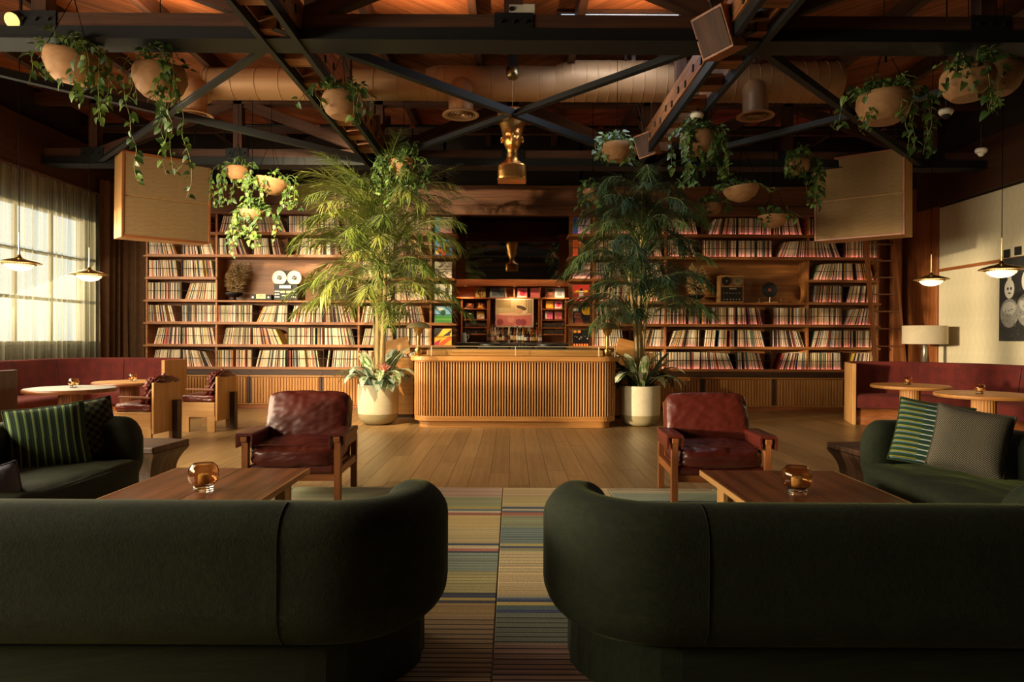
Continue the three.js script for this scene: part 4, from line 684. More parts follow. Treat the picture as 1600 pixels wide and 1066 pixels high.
// ------------------------------------------------------------------ big loudspeakers hung in the corners
{
  const cloth = std({ map: rep(fabricMap(0x9c8058, 0x7c6240, 63, 110), 3, 3), roughness: 0.95, bumpMap: rep(fineBump, 3, 3), bumpScale: 0.001 });
  const make = (label, c, yaw, pitch, w, h) => {
    const t = thing('loudspeaker', label, 'loudspeaker', c); t.rotation.set(pitch, yaw, 0, 'YXZ'); const D = 0.6;
    part(t, 'cabinet', rbox(w, h, D, 0.012, 0, 0, -D / 2, 1), M.oakLight);
    part(t, 'grille_cloth', rbox(w - 0.07, h * 0.5 - 0.03, 0.02, 0.006, 0, h * 0.235, 0.008), cloth); part(t, 'grille_cloth', rbox(w - 0.07, h * 0.485 - 0.03, 0.02, 0.006, 0, -h * 0.252, 0.01), cloth); part(t, 'grille_batten', rbox(w - 0.07, 0.02, 0.02, 0.004, 0, h * 0.0, 0.004), cloth);
    for (const k of [-1, 1]) { part(t, 'frame_edge', rbox(0.035, h, 0.035, 0.006, k * (w / 2 - 0.017), 0, 0.012, 1), M.teak); part(t, 'frame_edge', rbox(w - 0.07, 0.035, 0.035, 0.006, 0, k * (h / 2 - 0.017), 0.012, 0), M.teak); }
    for (const k of [-1, 1]) part(t, 'hanger', rod(V(k * w * 0.36, h / 2 - 0.02, -D * 0.5), V(k * w * 0.36, h / 2 + 1.0, -D * 0.5), 0.012), M.steel);
  };
  const a = at(262, 311, 10.25), b = at(1341, 307, 10.25);
  make('large square wood and tan cloth loudspeaker hung above the left bookcase corner', a, 0.68, 0.05, 1.22, 1.24); make('large square loudspeaker with shadowed grey cloth hung above the ladder', b, -0.68, 0.05, 1.24, 1.25);
  for (const [label, px, py, d, s, yaw] of [['small wooden loudspeaker cube hung beside the near right roof beam', 1124, 52, 6.0, 0.3, -0.75], ['small wooden loudspeaker on the far end of the right roof beam', 1012, 226, 9.6, 0.26, -0.6], ['small wooden loudspeaker on the far end of the left roof beam', 576, 196, 9.4, 0.24, 0.7]]) {
    const t = thing('ceiling_speaker', label, 'loudspeaker', at(px, py, d)); t.rotation.set(0.3, yaw, 0.18, 'YXZ'); part(t, 'cabinet', rbox(s, s * 1.25, s, 0.008, 0, 0, 0, 1), M.teak); part(t, 'grille', rbox(s - 0.03, s * 1.2 - 0.03, 0.012, 0.004, 0, 0, s / 2 + 0.003), M.timber); part(t, 'bracket', rod(V(0, s * 0.6, 0), V(0, s * 0.6 + 0.45, -0.08), 0.012), M.black);
  }
}
// ------------------------------------------------------------------ mirrored head
{
  const base = at(800, 282, 8.4), t = thing('mirror_bust', 'amber mirror-tiled head with a tall flared crown hanging over the counter', 'hanging sculpture', base);
  const copper = std({ color: new THREE.Color().setRGB(0.78, 0.40, 0.12), roughness: 0.36, metalness: 1 });
  // half width, half depth, forward offset by height (metres)
  const S = [[0, 0.168, 0.12, 0], [0.03, 0.172, 0.13, 0], [0.10, 0.174, 0.13, 0], [0.175, 0.17, 0.12, 0], [0.205, 0.14, 0.1, 0], [0.235, 0.09, 0.08, 0], [0.27, 0.068, 0.07, 0.005], [0.34, 0.062, 0.066, 0.012], [0.375, 0.066, 0.08, 0.022], [0.40, 0.085, 0.11, 0.03], [0.45, 0.103, 0.125, 0.03], [0.5, 0.112, 0.13, 0.022], [0.55, 0.117, 0.128, 0.01], [0.60, 0.128, 0.132, -0.008], [0.68, 0.15, 0.142, -0.03], [0.76, 0.172, 0.152, -0.05], [0.83, 0.182, 0.156, -0.065], [0.875, 0.168, 0.14, -0.07], [0.90, 0.12, 0.1, -0.072], [0.912, 0.0, 0.0, -0.072]];
  const sec = (y) => { let k = 1; while (k < S.length - 1 && S[k][0] < y) k++; const a = S[k - 1], b = S[k], f = clamp((y - a[0]) / (b[0] - a[0]), 0, 1); return [lerp(a[1], b[1], f), lerp(a[2], b[2], f), lerp(a[3], b[3], f)]; };
  const P = (u, y) => {
    const [rx, rz, oz] = sec(y), a = u * Math.PI * 2, sq = y < 0.19 ? 0.55 : 1; let cx = Math.sin(a), cz = Math.cos(a); cx = Math.sign(cx) * Math.abs(cx) ** sq; cz = Math.sign(cz) * Math.abs(cz) ** sq;
    let x = rx * cx, z = rz * cz + oz; const front = Math.max(0, cz);
    const G = (dx, dy, sx, sy) => Math.exp(-((x - dx) ** 2) / sx ** 2 - ((y - dy) ** 2) / sy ** 2) * (front > 0.2 ? 1 : 0);
    z += 0.032 * G(0, 0.475, 0.016, 0.03) + 0.018 * G(0, 0.505, 0.012, 0.03) + 0.014 * G(0, 0.435, 0.03, 0.01) + 0.012 * G(0, 0.405, 0.025, 0.015) - 0.016 * (G(0.045, 0.515, 0.022, 0.014) + G(-0.045, 0.515, 0.022, 0.014)) + 0.012 * (G(0.05, 0.545, 0.03, 0.01) + G(-0.05, 0.545, 0.03, 0.01)) + 0.01 * (G(0.06, 0.47, 0.025, 0.025) + G(-0.06, 0.47, 0.025, 0.025));
    return V(x, y, z);
  };
  const NU = 72, NV = 60, tiles = []; const pos = [];
  for (let j = 0; j < NV; j++) for (let i = 0; i < NU; i++) {
    const y0 = 0.912 * j / NV, y1 = 0.912 * (j + 1) / NV, q = [P(i / NU, y0), P((i + 1) / NU, y0), P((i + 1) / NU, y1), P(i / NU, y1)], c = q.reduce((s, v) => s.add(v), V(0, 0, 0)).multiplyScalar(0.25), jx = rr(-0.05, 0.05), jy = rr(-0.05, 0.05);
    const n = q[1].clone().sub(q[0]).cross(q[3].clone().sub(q[0])).normalize(), e = q[1].clone().sub(q[0]).normalize();
    q.forEach((v, k) => { v.lerp(c, 0.06); v.addScaledVector(n, v.clone().sub(c).dot(e) * jx + (v.y - c.y) * jy + 0.001); });
    for (const k of [0, 1, 2, 0, 2, 3]) pos.push(q[k].x, q[k].y, q[k].z);
  }
  const g = new THREE.BufferGeometry(); g.setAttribute('position', new THREE.Float32BufferAttribute(pos, 3)); g.computeVertexNormals(); stuff(part(t, 'mirror_tiles', g, copper));
  const core = []; const ci = []; for (let j = 0; j <= NV; j++) for (let i = 0; i <= NU; i++) { const v = P(i / NU, 0.912 * j / NV); core.push(v.x * 0.985, v.y, v.z * 0.985); } for (let j = 0; j < NV; j++) for (let i = 0; i < NU; i++) { const a = j * (NU + 1) + i; ci.push(a, a + 1, a + NU + 1, a + 1, a + NU + 2, a + NU + 1); }
  const cg = new THREE.BufferGeometry(); cg.setAttribute('position', new THREE.Float32BufferAttribute(core, 3)); cg.setIndex(ci); cg.computeVertexNormals(); part(t, 'core', cg, std({ color: 0x3a1c0a, roughness: 0.6 }));
  for (const k of [-1, 1]) { const e = new THREE.TorusGeometry(0.022, 0.009, 8, 20).scale(0.7, 1.25, 1); e.rotateY(k * 0.9); e.translate(k * 0.125, 0.5, 0.0); part(t, 'ear', e, copper); const l = new THREE.SphereGeometry(0.014, 10, 8).translate(k * 0.125, 0.468, 0.004); part(t, 'ear_lobe', l, copper); }
  part(t, 'base_plate', rbox(0.35, 0.02, 0.26, 0.008, 0, -0.008, 0), copper);
  part(t, 'chain', rod(V(0, 0.905, -0.06), V(0, 1.04 + 0.0, -0.06), 0.004), M.darkBrass); part(t, 'chain', rod(V(0, 1.0, -0.06), V(0, 4.55 - base.y, -0.06), 0.004), M.darkBrass);
  part(t, 'motor', lathe([[0, 0], [0.055, 0], [0.075, 0.02], [0.08, 0.05], [0.08, 0.13], [0, 0.13]], 28).translate(0, 4.5 - base.y, -0.06), M.darkBrass);
  part(t, 'motor_mount', box(0.12, 0.42, 0.12, 0, 4.83 - base.y, -0.06), M.black);
}
// ------------------------------------------------------------------ air duct with round diffusers
{
  const metal = std({ color: new THREE.Color().setRGB(0.46, 0.26, 0.13), roughness: 0.5, metalness: 0.25 }), z = -9.1, low = 4.45;
  const t = thing('air_duct', 'long round copper-brown spiral air duct crossing under the ceiling', 'duct');
  const R = (x) => x < -1.15 ? 0.205 : x < -1.0 ? lerp(0.205, 0.225, (x + 1.15) / 0.15) : x < 0.55 ? 0.225 : x < 0.75 ? lerp(0.225, 0.262, (x - 0.55) / 0.2) : 0.262;
  const secs = [[-4.05, -1.15], [-1.15, -1.0], [-1.0, 0.55], [0.55, 0.75], [0.75, 2.4], [2.4, 4.3]];
  for (const [a, b] of secs) { const g = new THREE.CylinderGeometry(R(b - 0.001), R(a + 0.001), b - a - 0.004, 40, 1, true), off = (R(a + 0.001) + R(b - 0.001)) / 2; g.rotateZ(-Math.PI / 2); const p = g.attributes.position; for (let i = 0; i < p.count; i++) p.setY(i, p.getY(i) + R((a + b) / 2 + p.getX(i)) ); g.computeVertexNormals(); g.translate((a + b) / 2, low, z); const m = part(t, 'duct_section', g, metal); }
  for (let x = -4.0; x < 4.3; x += x < 0.6 ? 0.31 : 0.15) { const g = new THREE.TorusGeometry(R(x) + 0.001, 0.006, 6, 40).rotateY(Math.PI / 2).rotateX(0.05).translate(x, low + R(x), z); part(t, 'spiral_seam', g, metal); }
  for (const x of [-3.0, -0.45, 1.6, 3.2]) { part(t, 'hanger_strap', box(0.05, 0.5, 0.012, x, low + 2 * R(x) + 0.1, z), M.chrome); }
  part(t, 'end_cap', lathe([[0, 0], [0.205, 0], [0.205, 0.02], [0, 0.02]]).rotateZ(Math.PI / 2).translate(-4.05, low + 0.205, z), metal); part(t, 'end_cap', lathe([[0, 0], [0.262, 0], [0.262, 0.02], [0, 0.02]]).rotateZ(Math.PI / 2).translate(4.31, low + 0.262, z), metal);
  for (const [px, py, w] of [[303, 180, 'left'], [720, 179, 'middle'], [1180, 181, 'right']]) {
    const p = at(px, py, 8.85); const g = new THREE.CylinderGeometry(0.16, 0.16, 0.24, 32, 1, true).translate(0, 0.14, 0); const n = new THREE.Group(); n.name = 'diffuser'; t.add(n); n.position.copy(p);
    part(n, 'neck', g, metal); part(n, 'elbow', tube([V(0, 0.12, 0), V(0, 0.28, -0.01), V(0, 0.37, -0.1), V(0, 0.4, -0.3)], 0.15, 12, 24), metal);
    part(n, 'rim', lathe([[0.16, 0.04], [0.235, 0.0], [0.24, -0.012], [0.2, -0.012], [0.17, 0.0], [0.16, 0.03]], 40), metal); for (const r of [0.17, 0.13, 0.09, 0.05]) part(n, 'ring', lathe([[r, -0.006], [r + 0.012, -0.012], [r - 0.01, 0.03], [r - 0.02, 0.03]], 32), metal); part(n, 'throat', lathe([[0, 0.06], [0.16, 0.06], [0.16, 0.05], [0, 0.05]], 24), M.black);
  }
}
// ------------------------------------------------------------------ uplights, glow panel, added key spot and small fittings on the trusses
{
  const glow = std({ color: 0x332211, emissive: new THREE.Color().setRGB(1, 0.6, 0.25), emissiveIntensity: 0.4 });
  for (const [x, z, tx, tz, I, w] of [[-3.6, -6.65, -3.5, -9.3, 32, 'left'], [-0.9, -6.65, -0.9, -9.6, 30, 'left of centre'], [1.35, -6.65, 1.35, -9.6, 22, 'right of centre']]) {
    const t = thing('uplight', `small black uplight fixed on top of a roof truss, ${w}`, 'spotlight', [x, 4.2, z]); part(t, 'housing', lathe([[0, -0.05], [0.1, -0.05], [0.11, 0.07], [0.105, 0.07], [0.095, -0.04], [0, -0.04]], 24), M.black); part(t, 'lens', cyl(0.05, 0.05, 0.006, 16, 0, -0.036, 0), glow); part(t, 'bracket', box(0.03, 0.03, 0.5, 0, -0.06, 0.22), M.black);
    const L = new THREE.SpotLight(new THREE.Color().setRGB(1, 0.62, 0.31), I, 0, 1.1, 0.9, 2); L.position.set(x, 4.195, z); L.target.position.set(tx, 5.05, tz); L.castShadow = true; scene.add(L, L.target);
  }
  const s = structure('window_9', 'glowing panel over the duct standing in for an unseen skylight'); part(s, 'glow_panel_frame', rbox(1.7, 0.05, 0.6, 0.01, 1.35, CEIL - 0.01, -8.15, 0), M.timber); part(s, 'glow_panel_pane', box(1.6, 0.012, 0.5, 1.35, CEIL - 0.04, -8.15), std({ color: 0xd8dce0, roughness: 0.7, emissive: new THREE.Color().setRGB(0.75, 0.88, 1), emissiveIntensity: 1.0 }));  // self-glowing panel under the closed roof, added for cool light on the duct
  const A = new THREE.RectAreaLight(new THREE.Color().setRGB(0.75, 0.88, 1), 16, 1.6, 0.5); A.position.set(1.35, CEIL - 0.06, -8.15); A.lookAt(1.35, 0, -8.9); scene.add(A);  // area light of the glow panel
  // theatre spotlight at the upper left
  const sp = thing('spotlight', 'black theatre spotlight with amber lens near the upper left corner', 'spotlight', at(20, 33, 6.0)); const b = lathe([[0, 0], [0.075, 0], [0.08, -0.05], [0.07, -0.2], [0.03, -0.24], [0, -0.24]], 24).rotateX(Math.PI / 2 + 0.5); part(sp, 'housing', b, M.black); part(sp, 'lens', cyl(0.066, 0.066, 0.01, 24).rotateX(Math.PI / 2 + 0.5).translate(0, 0.003, 0.006), std({ color: 0xb09048, roughness: 0.2, metalness: 0.3 })); part(sp, 'yoke', rod(V(0, 0.06, -0.1), V(0, 0.35, -0.1), 0.012), M.black);
  const key = thing('spotlight', 'added spotlight hidden behind the leftmost hanging bowl to brighten the left palm', 'spotlight', [-4.2, 3.8, -6.62]); const aim = V(-2.0, 1.9, -11.2).sub(key.position).normalize(), quat = new THREE.Quaternion().setFromUnitVectors(V(0, 0, -1), aim);  // unseen spotlight added to brighten the left palm and bookcase
  for (const [n, g, m] of [['housing', lathe([[0, 0], [0.07, 0], [0.075, 0.2], [0.07, 0.2], [0.06, 0.02], [0, 0.02]], 24).rotateX(-Math.PI / 2).translate(0, 0, 0.1), M.black], ['lens', cyl(0.058, 0.058, 0.008, 24).rotateX(Math.PI / 2).translate(0, 0, -0.02), glow]]) part(key, n, g.applyQuaternion(quat), m); part(key, 'yoke', rod(V(0, 0.05, 0), V(0, 0.14, 0.38), 0.012), M.black);
  const addedKeySpot = new THREE.SpotLight(new THREE.Color().setRGB(1, 0.76, 0.44), ADDED_KEYL, 0, 0.6, 0.6, 2); addedKeySpot.position.copy(key.position).addScaledVector(aim, 0.13); addedKeySpot.target.position.set(-2.0, 1.9, -11.2); addedKeySpot.castShadow = true; addedKeySpot.shadow.radius = 3; scene.add(addedKeySpot, addedKeySpot.target);
  const pr = thing('projector', 'pale box fitting standing on the middle of the near roof truss', 'projector', at(815, 21, 6.13)); part(pr, 'housing', rbox(0.245, 0.105, 0.16, 0.012), M.white); part(pr, 'foot', box(0.12, 0.06, 0.1, 0, -0.07, 0), M.timber); part(pr, 'lens', cyl(0.02, 0.02, 0.02, 16).rotateX(Math.PI / 2).translate(-0.09, 0, 0.085), M.black);
  for (const [label, px, py, d] of [['white dome camera under the ceiling between the right hanging planters', 1478, 178, 7.6], ['white dome camera above the planter on the right roof beam', 1089, 184, 7.8], ['small white ball sensor on the dark ceiling near the right wall', 1533, 238, 9.2]]) {
    const t = thing('dome_camera', label, 'camera', at(px, py, d)); part(t, 'housing', lathe([[0, 0.05], [0.07, 0.05], [0.075, 0.02], [0.06, -0.01], [0, -0.012]], 24), M.white); part(t, 'dome', new THREE.SphereGeometry(0.042, 20, 12).translate(0, -0.015, 0), py > 220 ? M.white : M.blackGloss); part(t, 'mount', rod(V(0, 0.05, 0), V(0, 5.07 - t.position.y, 0), 0.008), M.black);
  }
  // sprinkler pipes
  for (const [y, z, a, b, w] of [[4.72, -7.9, 0.9, 6.5, 'above the right roof beam'], [4.66, -10.9, -6.5, 6.5, 'along the far roof truss']]) { const t = thing('sprinkler_pipe', `black sprinkler pipe ${w}`, 'pipe'); part(t, 'pipe', rod(V(a, y, z), V(b, y, z), 0.022, 10), M.steel); for (let x = a + 0.4; x < b; x += 1.5) { part(t, 'coupling', cyl(0.032, 0.032, 0.07, 12).rotateZ(Math.PI / 2).translate(x, y, z), std({ color: 0x8a3a2c, roughness: 0.5 })); part(t, 'drop', rod(V(x, y, z), V(x, y - 0.22, z), 0.012), M.steel); } }
}
// ------------------------------------------------------------------ plants
function leafMat(c, tr = 0.35) { return phy({ color: new THREE.Color(c), roughness: 0.5, transmission: tr, thickness: 0, side: THREE.DoubleSide }); }
const pothosMats = [leafMat(0x4f7030), leafMat(0x3f5f28), leafMat(0x6c8a3a), leafMat(0x33521f)], stemMat = std({ color: 0x6f7a38, roughness: 0.7 });
// heart-shaped leaf, tip along +y, folded a little along the middle
function heartLeaf(L, W, bend) {
  const o = [[0, 0], [0.28, -0.1], [0.46, 0.1], [0.46, 0.34], [0.3, 0.66], [0.1, 0.9], [0, 1]], pos = [], idx = [];
  for (const [x, y] of o) { const z = -bend * y * y * L; pos.push(0, Math.max(0, y) * L, z - 0.0, x * W, y * L, z + Math.abs(x) * 0.35 * W, -x * W, y * L, z + Math.abs(x) * 0.35 * W); }
  for (let i = 0; i < o.length - 1; i++) { const a = i * 3, b = a + 3; idx.push(a, a + 1, b, b, a + 1, b + 1, a, b, a + 2, a + 2, b, b + 2); }
  const g = new THREE.BufferGeometry(); g.setAttribute('position', new THREE.Float32BufferAttribute(pos, 3)); g.setIndex(idx); g.computeVertexNormals(); return g;
}
const leafGeos = [heartLeaf(0.085, 0.07, 0.25), heartLeaf(0.07, 0.055, 0.1), heartLeaf(0.1, 0.08, 0.4)];
const clay = (() => { const n = makeNoise(101, 30, 30); return std({ map: dataTex(128, 128, (u, v) => mix3(hex(0x9c744c), hex(0x88603c), n(u * 30, v * 30))), roughness: 0.75 }); })(), soil = std({ color: 0x1c140c, roughness: 1 });
function hangingPlanter(label, p, R, o) {
  const t = thing('hanging_planter', label, 'hanging plant', p); seed = Math.round(p.x * 1000 + p.y * 77777 + 5e5);
  const H = R * (o.flat ? 0.85 : 1.12); const bowl = new THREE.Group(); bowl.name = 'bowl'; t.add(bowl); bowl.rotation.z = o.tilt || 0; bowl.rotation.x = o.pitch || 0;
  part(bowl, 'shell', lathe(o.flat ? [[0, 0], [R * 0.3, 0.01], [R * 0.75, H * 0.35], [R * 0.96, H * 0.75], [R, H], [R * 0.95, H], [R * 0.9, H * 0.72], [0, H * 0.5]] : [[0, 0], [R * 0.55, 0], [R * 0.6, 0.008], [R * 0.82, H * 0.22], [R, H * 0.58], [R * 0.98, H * 0.86], [R * 0.92, H], [R * 0.86, H], [R * 0.9, H * 0.8], [0, H * 0.7]], 40), clay);
  part(bowl, 'soil', lathe([[0, H * 0.86], [R * 0.88, H * 0.84]].reverse(), 24), soil);
  for (let k = 0; k < 3; k++) { const a = k / 3 * 6.283 + 0.5; part(t, 'cord', rod(V(R * 0.9 * Math.cos(a), H * 0.95, R * 0.9 * Math.sin(a)), V(0, R * 3.2, 0), 0.003, 5), M.cord); } part(t, 'chain', rod(V(0, R * 3.2, 0), V(0, Math.max(R * 3.3, 5.07 - p.y), 0), 0.004, 5), M.cord);
  const X = V(0, 1, 0), q = new THREE.Quaternion(), leaf = (par, list, pos, dir, s) => {
    const g = pick(leafGeos), face = V(rr(-0.5, 0.5) + pos.x * 0.8, rr(0.2, 0.9), 0.55 + rr(-0.3, 0.5)).normalize(), up = dir.clone().normalize(), zed = face.sub(up.clone().multiplyScalar(face.dot(up))).normalize(), xx = up.clone().cross(zed), m = new THREE.Matrix4().makeBasis(xx, up, zed).scale(V(s, s, s)).setPosition(pos);
    if (o.near) { const l = new THREE.Mesh(g, pick(pothosMats)); l.name = 'leaf'; l.applyMatrix4(m); par.add(l); } else list[Math.floor(rnd() * 4)].push(g.clone().applyMatrix4(m));
  };
  const S = o.leaf ?? 0.82;
  const grow = (name, pts, n, from) => {
    const v = new THREE.Group(); v.name = name; t.add(v); const c = new THREE.CatmullRomCurve3(pts), list = [[], [], [], []];
    part(v, 'stem', new THREE.TubeGeometry(c, pts.length * 4, 0.0032, 4), stemMat);
    for (let i = 0; i < n; i++) { const u = lerp(from, 1, (i + rr(0.2, 0.8)) / n), p0 = c.getPointAt(u), tg = c.getTangentAt(u), out = V(rr(-1, 1), rr(-0.7, 0.3), rr(-0.3, 1)).add(tg.multiplyScalar(0.5)); leaf(v, list, p0.add(out.clone().multiplyScalar(0.02)), out, S * rr(0.7, 1.15) * (u > 0.9 ? 0.75 : 1)); }
    if (!o.near) list.forEach((l, i) => { if (l.length) stuff(part(v, 'foliage', merged(l), pothosMats[i])); });
  };
  for (let k = 0; k < (o.tuft ?? 14); k++) { const a = rr(0, 6.283), r = R * rr(0.1, 0.8), h = rr(0.04, 0.16) * (o.up ?? 1), l = R * rr(0.1, 0.75); grow('sprig', [V(r * Math.cos(a), H * 0.85, r * Math.sin(a)), V((r + l * 0.4) * Math.cos(a), H + h, (r + l * 0.4) * Math.sin(a)), V((r + l) * Math.cos(a), H + h * rr(0.3, 0.9), (r + l) * Math.sin(a))], 4, 0.4); }
  for (const [dx, len, cnt] of o.vines) for (let k = 0; k < cnt; k++) {
    const x = dx * R + rr(-0.12, 0.12), zz = rr(0.1, 1) * R, L = len * rr(0.6, 1.05), pts = [V(x * 0.6, H * 0.85, zz * 0.5), V(x * 0.95, H * 1.1, zz * 0.9), V(x * 1.12 + Math.sign(dx) * 0.03, H * 0.8, zz * 1.08)]; let cx = pts[2].x, cz = pts[2].z; const N = Math.max(2, Math.round(L / 0.14)); for (let j = 1; j <= N; j++) { cx += rr(-0.05, 0.05); cz += rr(-0.03, 0.03); pts.push(V(cx, H * 0.8 - L * j / N, cz)); }
    if (rnd() < 0.5) pts.push(V(cx + rr(-0.08, 0.08), H * 0.8 - L + 0.05, cz + 0.03));
    grow('vine', pts, Math.round(L / 0.045 * (o.dense ?? 1)) + 2, 0.12);
  }
}
const HP = (px, py, d) => at(px, py, d);
hangingPlanter('hanging clay bowl with trailing vines in the upper left, first from the left edge', HP(115, 131, 6.0), 0.24, { near: true, tilt: -0.15, pitch: 0.15, tuft: 26, vines: [[-0.9, 0.28, 4], [0.2, 0.42, 3], [0.9, 0.48, 4], [0.6, 0.65, 2]] });
hangingPlanter('hanging clay bowl with vines trailing down over the left loudspeaker', HP(250, 152, 6.3), 0.235, { near: true, tuft: 18, dense: 0.8, vines: [[0.5, 1.3, 2], [0.2, 1.05, 2], [-0.5, 0.95, 1], [0.9, 0.55, 4], [-0.9, 0.3, 3]] });
hangingPlanter('hanging clay bowl with vines at the left long roof beam', HP(535, 184, 6.8), 0.2, { near: true, tuft: 20, vines: [[0.9, 0.3, 3], [-0.8, 0.15, 3], [0.5, 0.18, 2]] });
hangingPlanter('small hanging clay bowl, upper one of the cluster right of the left loudspeaker', HP(372, 282, 9.75), 0.165, { tuft: 8, dense: 1.3, vines: [[-0.9, 0.55, 5], [0.6, 0.4, 3]] });
hangingPlanter('hanging clay bowl, largest of the cluster right of the left loudspeaker', HP(424, 305, 9.68), 0.25, { flat: true, tilt: -0.2, tuft: 6, vines: [[0.95, 0.55, 5], [-0.9, 0.5, 4], [0.2, 0.3, 2]] });
hangingPlanter('small hanging clay bowl, lowest of the cluster right of the left loudspeaker', HP(394, 347, 9.55), 0.18, { flat: true, tilt: -0.1, tuft: 12, vines: [[-0.9, 0.6, 4], [0.7, 0.55, 3], [0.2, 0.4, 3]] });
hangingPlanter('hanging clay bowl with bright leaves above the left palm', HP(631, 276, 9.6), 0.2, { tuft: 30, dense: 1.3, up: 1.6, vines: [[-0.9, 0.6, 6], [0.9, 0.5, 5], [0.2, 0.6, 5]] });
hangingPlanter('hanging clay bowl with short vines left of the right palm top', HP(964, 252, 8.45), 0.19, { near: true, tuft: 26, vines: [[-0.9, 0.28, 4], [0.6, 0.22, 4], [0.1, 0.18, 3]] });
hangingPlanter('hanging clay bowl with a thick curtain of vines right of the right palm top', HP(1091, 240, 8.0), 0.215, { near: true, tuft: 26, dense: 1.5, vines: [[-0.8, 0.62, 6], [0.8, 0.5, 5], [0.1, 0.5, 4]] });
hangingPlanter('shallow hanging clay bowl with few leaves above the right bookcase', HP(1160, 316, 9.5), 0.245, { flat: true, tilt: 0.12, tuft: 9, up: 0.7, vines: [[-0.9, 0.06, 2], [0.8, 0.06, 2]] });
hangingPlanter('hanging clay bowl with long-stemmed vines above the right loudspeaker', HP(1380, 192, 6.8), 0.25, { near: true, tuft: 24, vines: [[-0.95, 0.36, 4], [0.9, 0.6, 5], [0.1, 0.3, 2]] });
hangingPlanter('hanging clay bowl with vines in the upper right corner', HP(1512, 155, 6.2), 0.225, { near: true, tuft: 22, vines: [[-0.6, 0.25, 3], [0.3, 0.4, 5], [-1, 0.1, 2]] });
hangingPlanter('small dark hanging bowl below the thick curtain of vines', HP(1111, 336, 10.2), 0.15, { tuft: 12, vines: [[-0.8, 0.25, 3], [0.8, 0.2, 2]] });
hangingPlanter('hanging clay bowl in front of the top record shelf on the right', HP(1208, 357, 10.0), 0.215, { flat: true, tuft: 12, up: 0.8, vines: [[0.9, 0.06, 3], [-0.8, 0.1, 3]] });
hangingPlanter('small hanging bowl inside the right palm fronds', HP(926, 314, 10.3), 0.15, { tuft: 12, vines: [[-0.8, 0.35, 3], [0.8, 0.3, 3]] });
hangingPlanter('dark hanging plant at the left edge of the right loudspeaker', HP(1246, 272, 9.6), 0.17, { tuft: 20, up: 1.5, dense: 1.3, vines: [[-0.8, 0.25, 5], [0.9, 0.65, 5], [0.1, 0.3, 3]] });
hangingPlanter('hanging bowl behind the upper right corner planter, in shade', HP(1556, 148, 6.6), 0.23, { tuft: 10, vines: [[0.9, 0.2, 2]] });
// potted palms
const palmMats = { lit: [leafMat(0x7f9236, 0.45), leafMat(0x667c2c, 0.45), leafMat(0x98a048, 0.45)], dark: [leafMat(0x4a6334, 0.4), leafMat(0x5c7238, 0.4), leafMat(0x375636, 0.4)] };  // warm light and shade are put into the two sets of leaf greens
function frondGeo(L, droop, width, n, wild) {
  // rachis from the origin rising along +x / +y; returns rachis and leaflets
  const pts = []; for (let k = 0; k <= 10; k++) { const u = k / 10, a = droop[0] - (droop[0] - droop[1]) * u; pts.push(k ? pts[k - 1].clone().add(V(Math.cos(a), Math.sin(a), 0).multiplyScalar(L / 10)) : V(0, 0, 0)); }
  const c = new THREE.CatmullRomCurve3(pts), pos = [], idx = [];
  for (let i = 0; i < n; i++) for (const s of [-1, 1]) {
    const u = lerp(0.2, 0.995, i / (n - 1)), p = c.getPointAt(u), t = c.getTangentAt(u), side = V(0, 0, s), up = t.clone().cross(side).multiplyScalar(s), len = width * (0.35 + 0.75 * Math.sin(Math.PI * Math.min(1, 0.12 + u * 0.82))) * rr(0.8, 1.15), w = 0.0062;
    const d = side.clone().multiplyScalar(0.75).add(t.clone().multiplyScalar(0.8 + u * 0.6)).add(up.multiplyScalar(0.35)).add(V(rr(-1, 1), rr(-1, 1), rr(-1, 1)).multiplyScalar(wild)).normalize();
    const wv = d.clone().cross(V(0, 1, 0.2)).normalize().multiplyScalar(w), b = pos.length / 3; let q = p.clone(), dir = d.clone();
    for (let k = 0; k <= 4; k++) { const ww = [0.5, 1, 1, 0.7, 0.06][k]; pos.push(q.x - wv.x * ww, q.y - wv.y * ww, q.z - wv.z * ww, q.x + wv.x * ww, q.y + wv.y * ww, q.z + wv.z * ww); q = q.clone().addScaledVector(dir, len / 4); dir.y -= 0.075; dir.normalize(); }
    for (let k = 0; k < 4; k++) { const a = b + k * 2; idx.push(a, a + 1, a + 2, a + 1, a + 3, a + 2); }
  }
  const g = new THREE.BufferGeometry(); g.setAttribute('position', new THREE.Float32BufferAttribute(pos, 3)); g.setIndex(idx); g.computeVertexNormals();
  return [new THREE.TubeGeometry(c, 16, 0.006, 5), g];
}
function palm(label, base, mats, stems, fronds) {
  const t = thing('potted_palm', label, 'palm', base); seed = Math.round(base.x * 1e4) + 99;
  const bark = std({ color: 0x8a7448, roughness: 0.75 }), barkD = std({ color: 0x6c5c34, roughness: 0.8 });
  for (const [pts, r] of stems) { const g = tube(pts.map((p) => V(...p)), r, 20, 10); const c = new THREE.CatmullRomCurve3(pts.map((p) => V(...p))), p = g.attributes.position; for (let i = 0; i < p.count; i++) { const u = Math.floor(i / 11) / 20, k = lerp(1.15, 0.6, u) * (1 + 0.06 * ((Math.floor(u * 20) % 3) === 0)), o = c.getPointAt(Math.min(1, u)); p.setXYZ(i, o.x + (p.getX(i) - o.x) * k, o.y + (p.getY(i) - o.y) * k, o.z + (p.getZ(i) - o.z) * k); } g.computeVertexNormals(); part(t, 'stem', g, rnd() < 0.6 ? bark : barkD); }
  for (const [from, az, L, a0, a1, wd, n, mi] of fronds) {
    const f = new THREE.Group(); f.name = 'frond'; t.add(f); f.position.set(...from); f.rotation.y = az; const [r, l] = frondGeo(L, [a0, a1], wd, n, 0.5); part(f, 'rachis', r, stemMat); stuff(part(f, 'leaflets', l, mats[mi % 3]));
  }
}
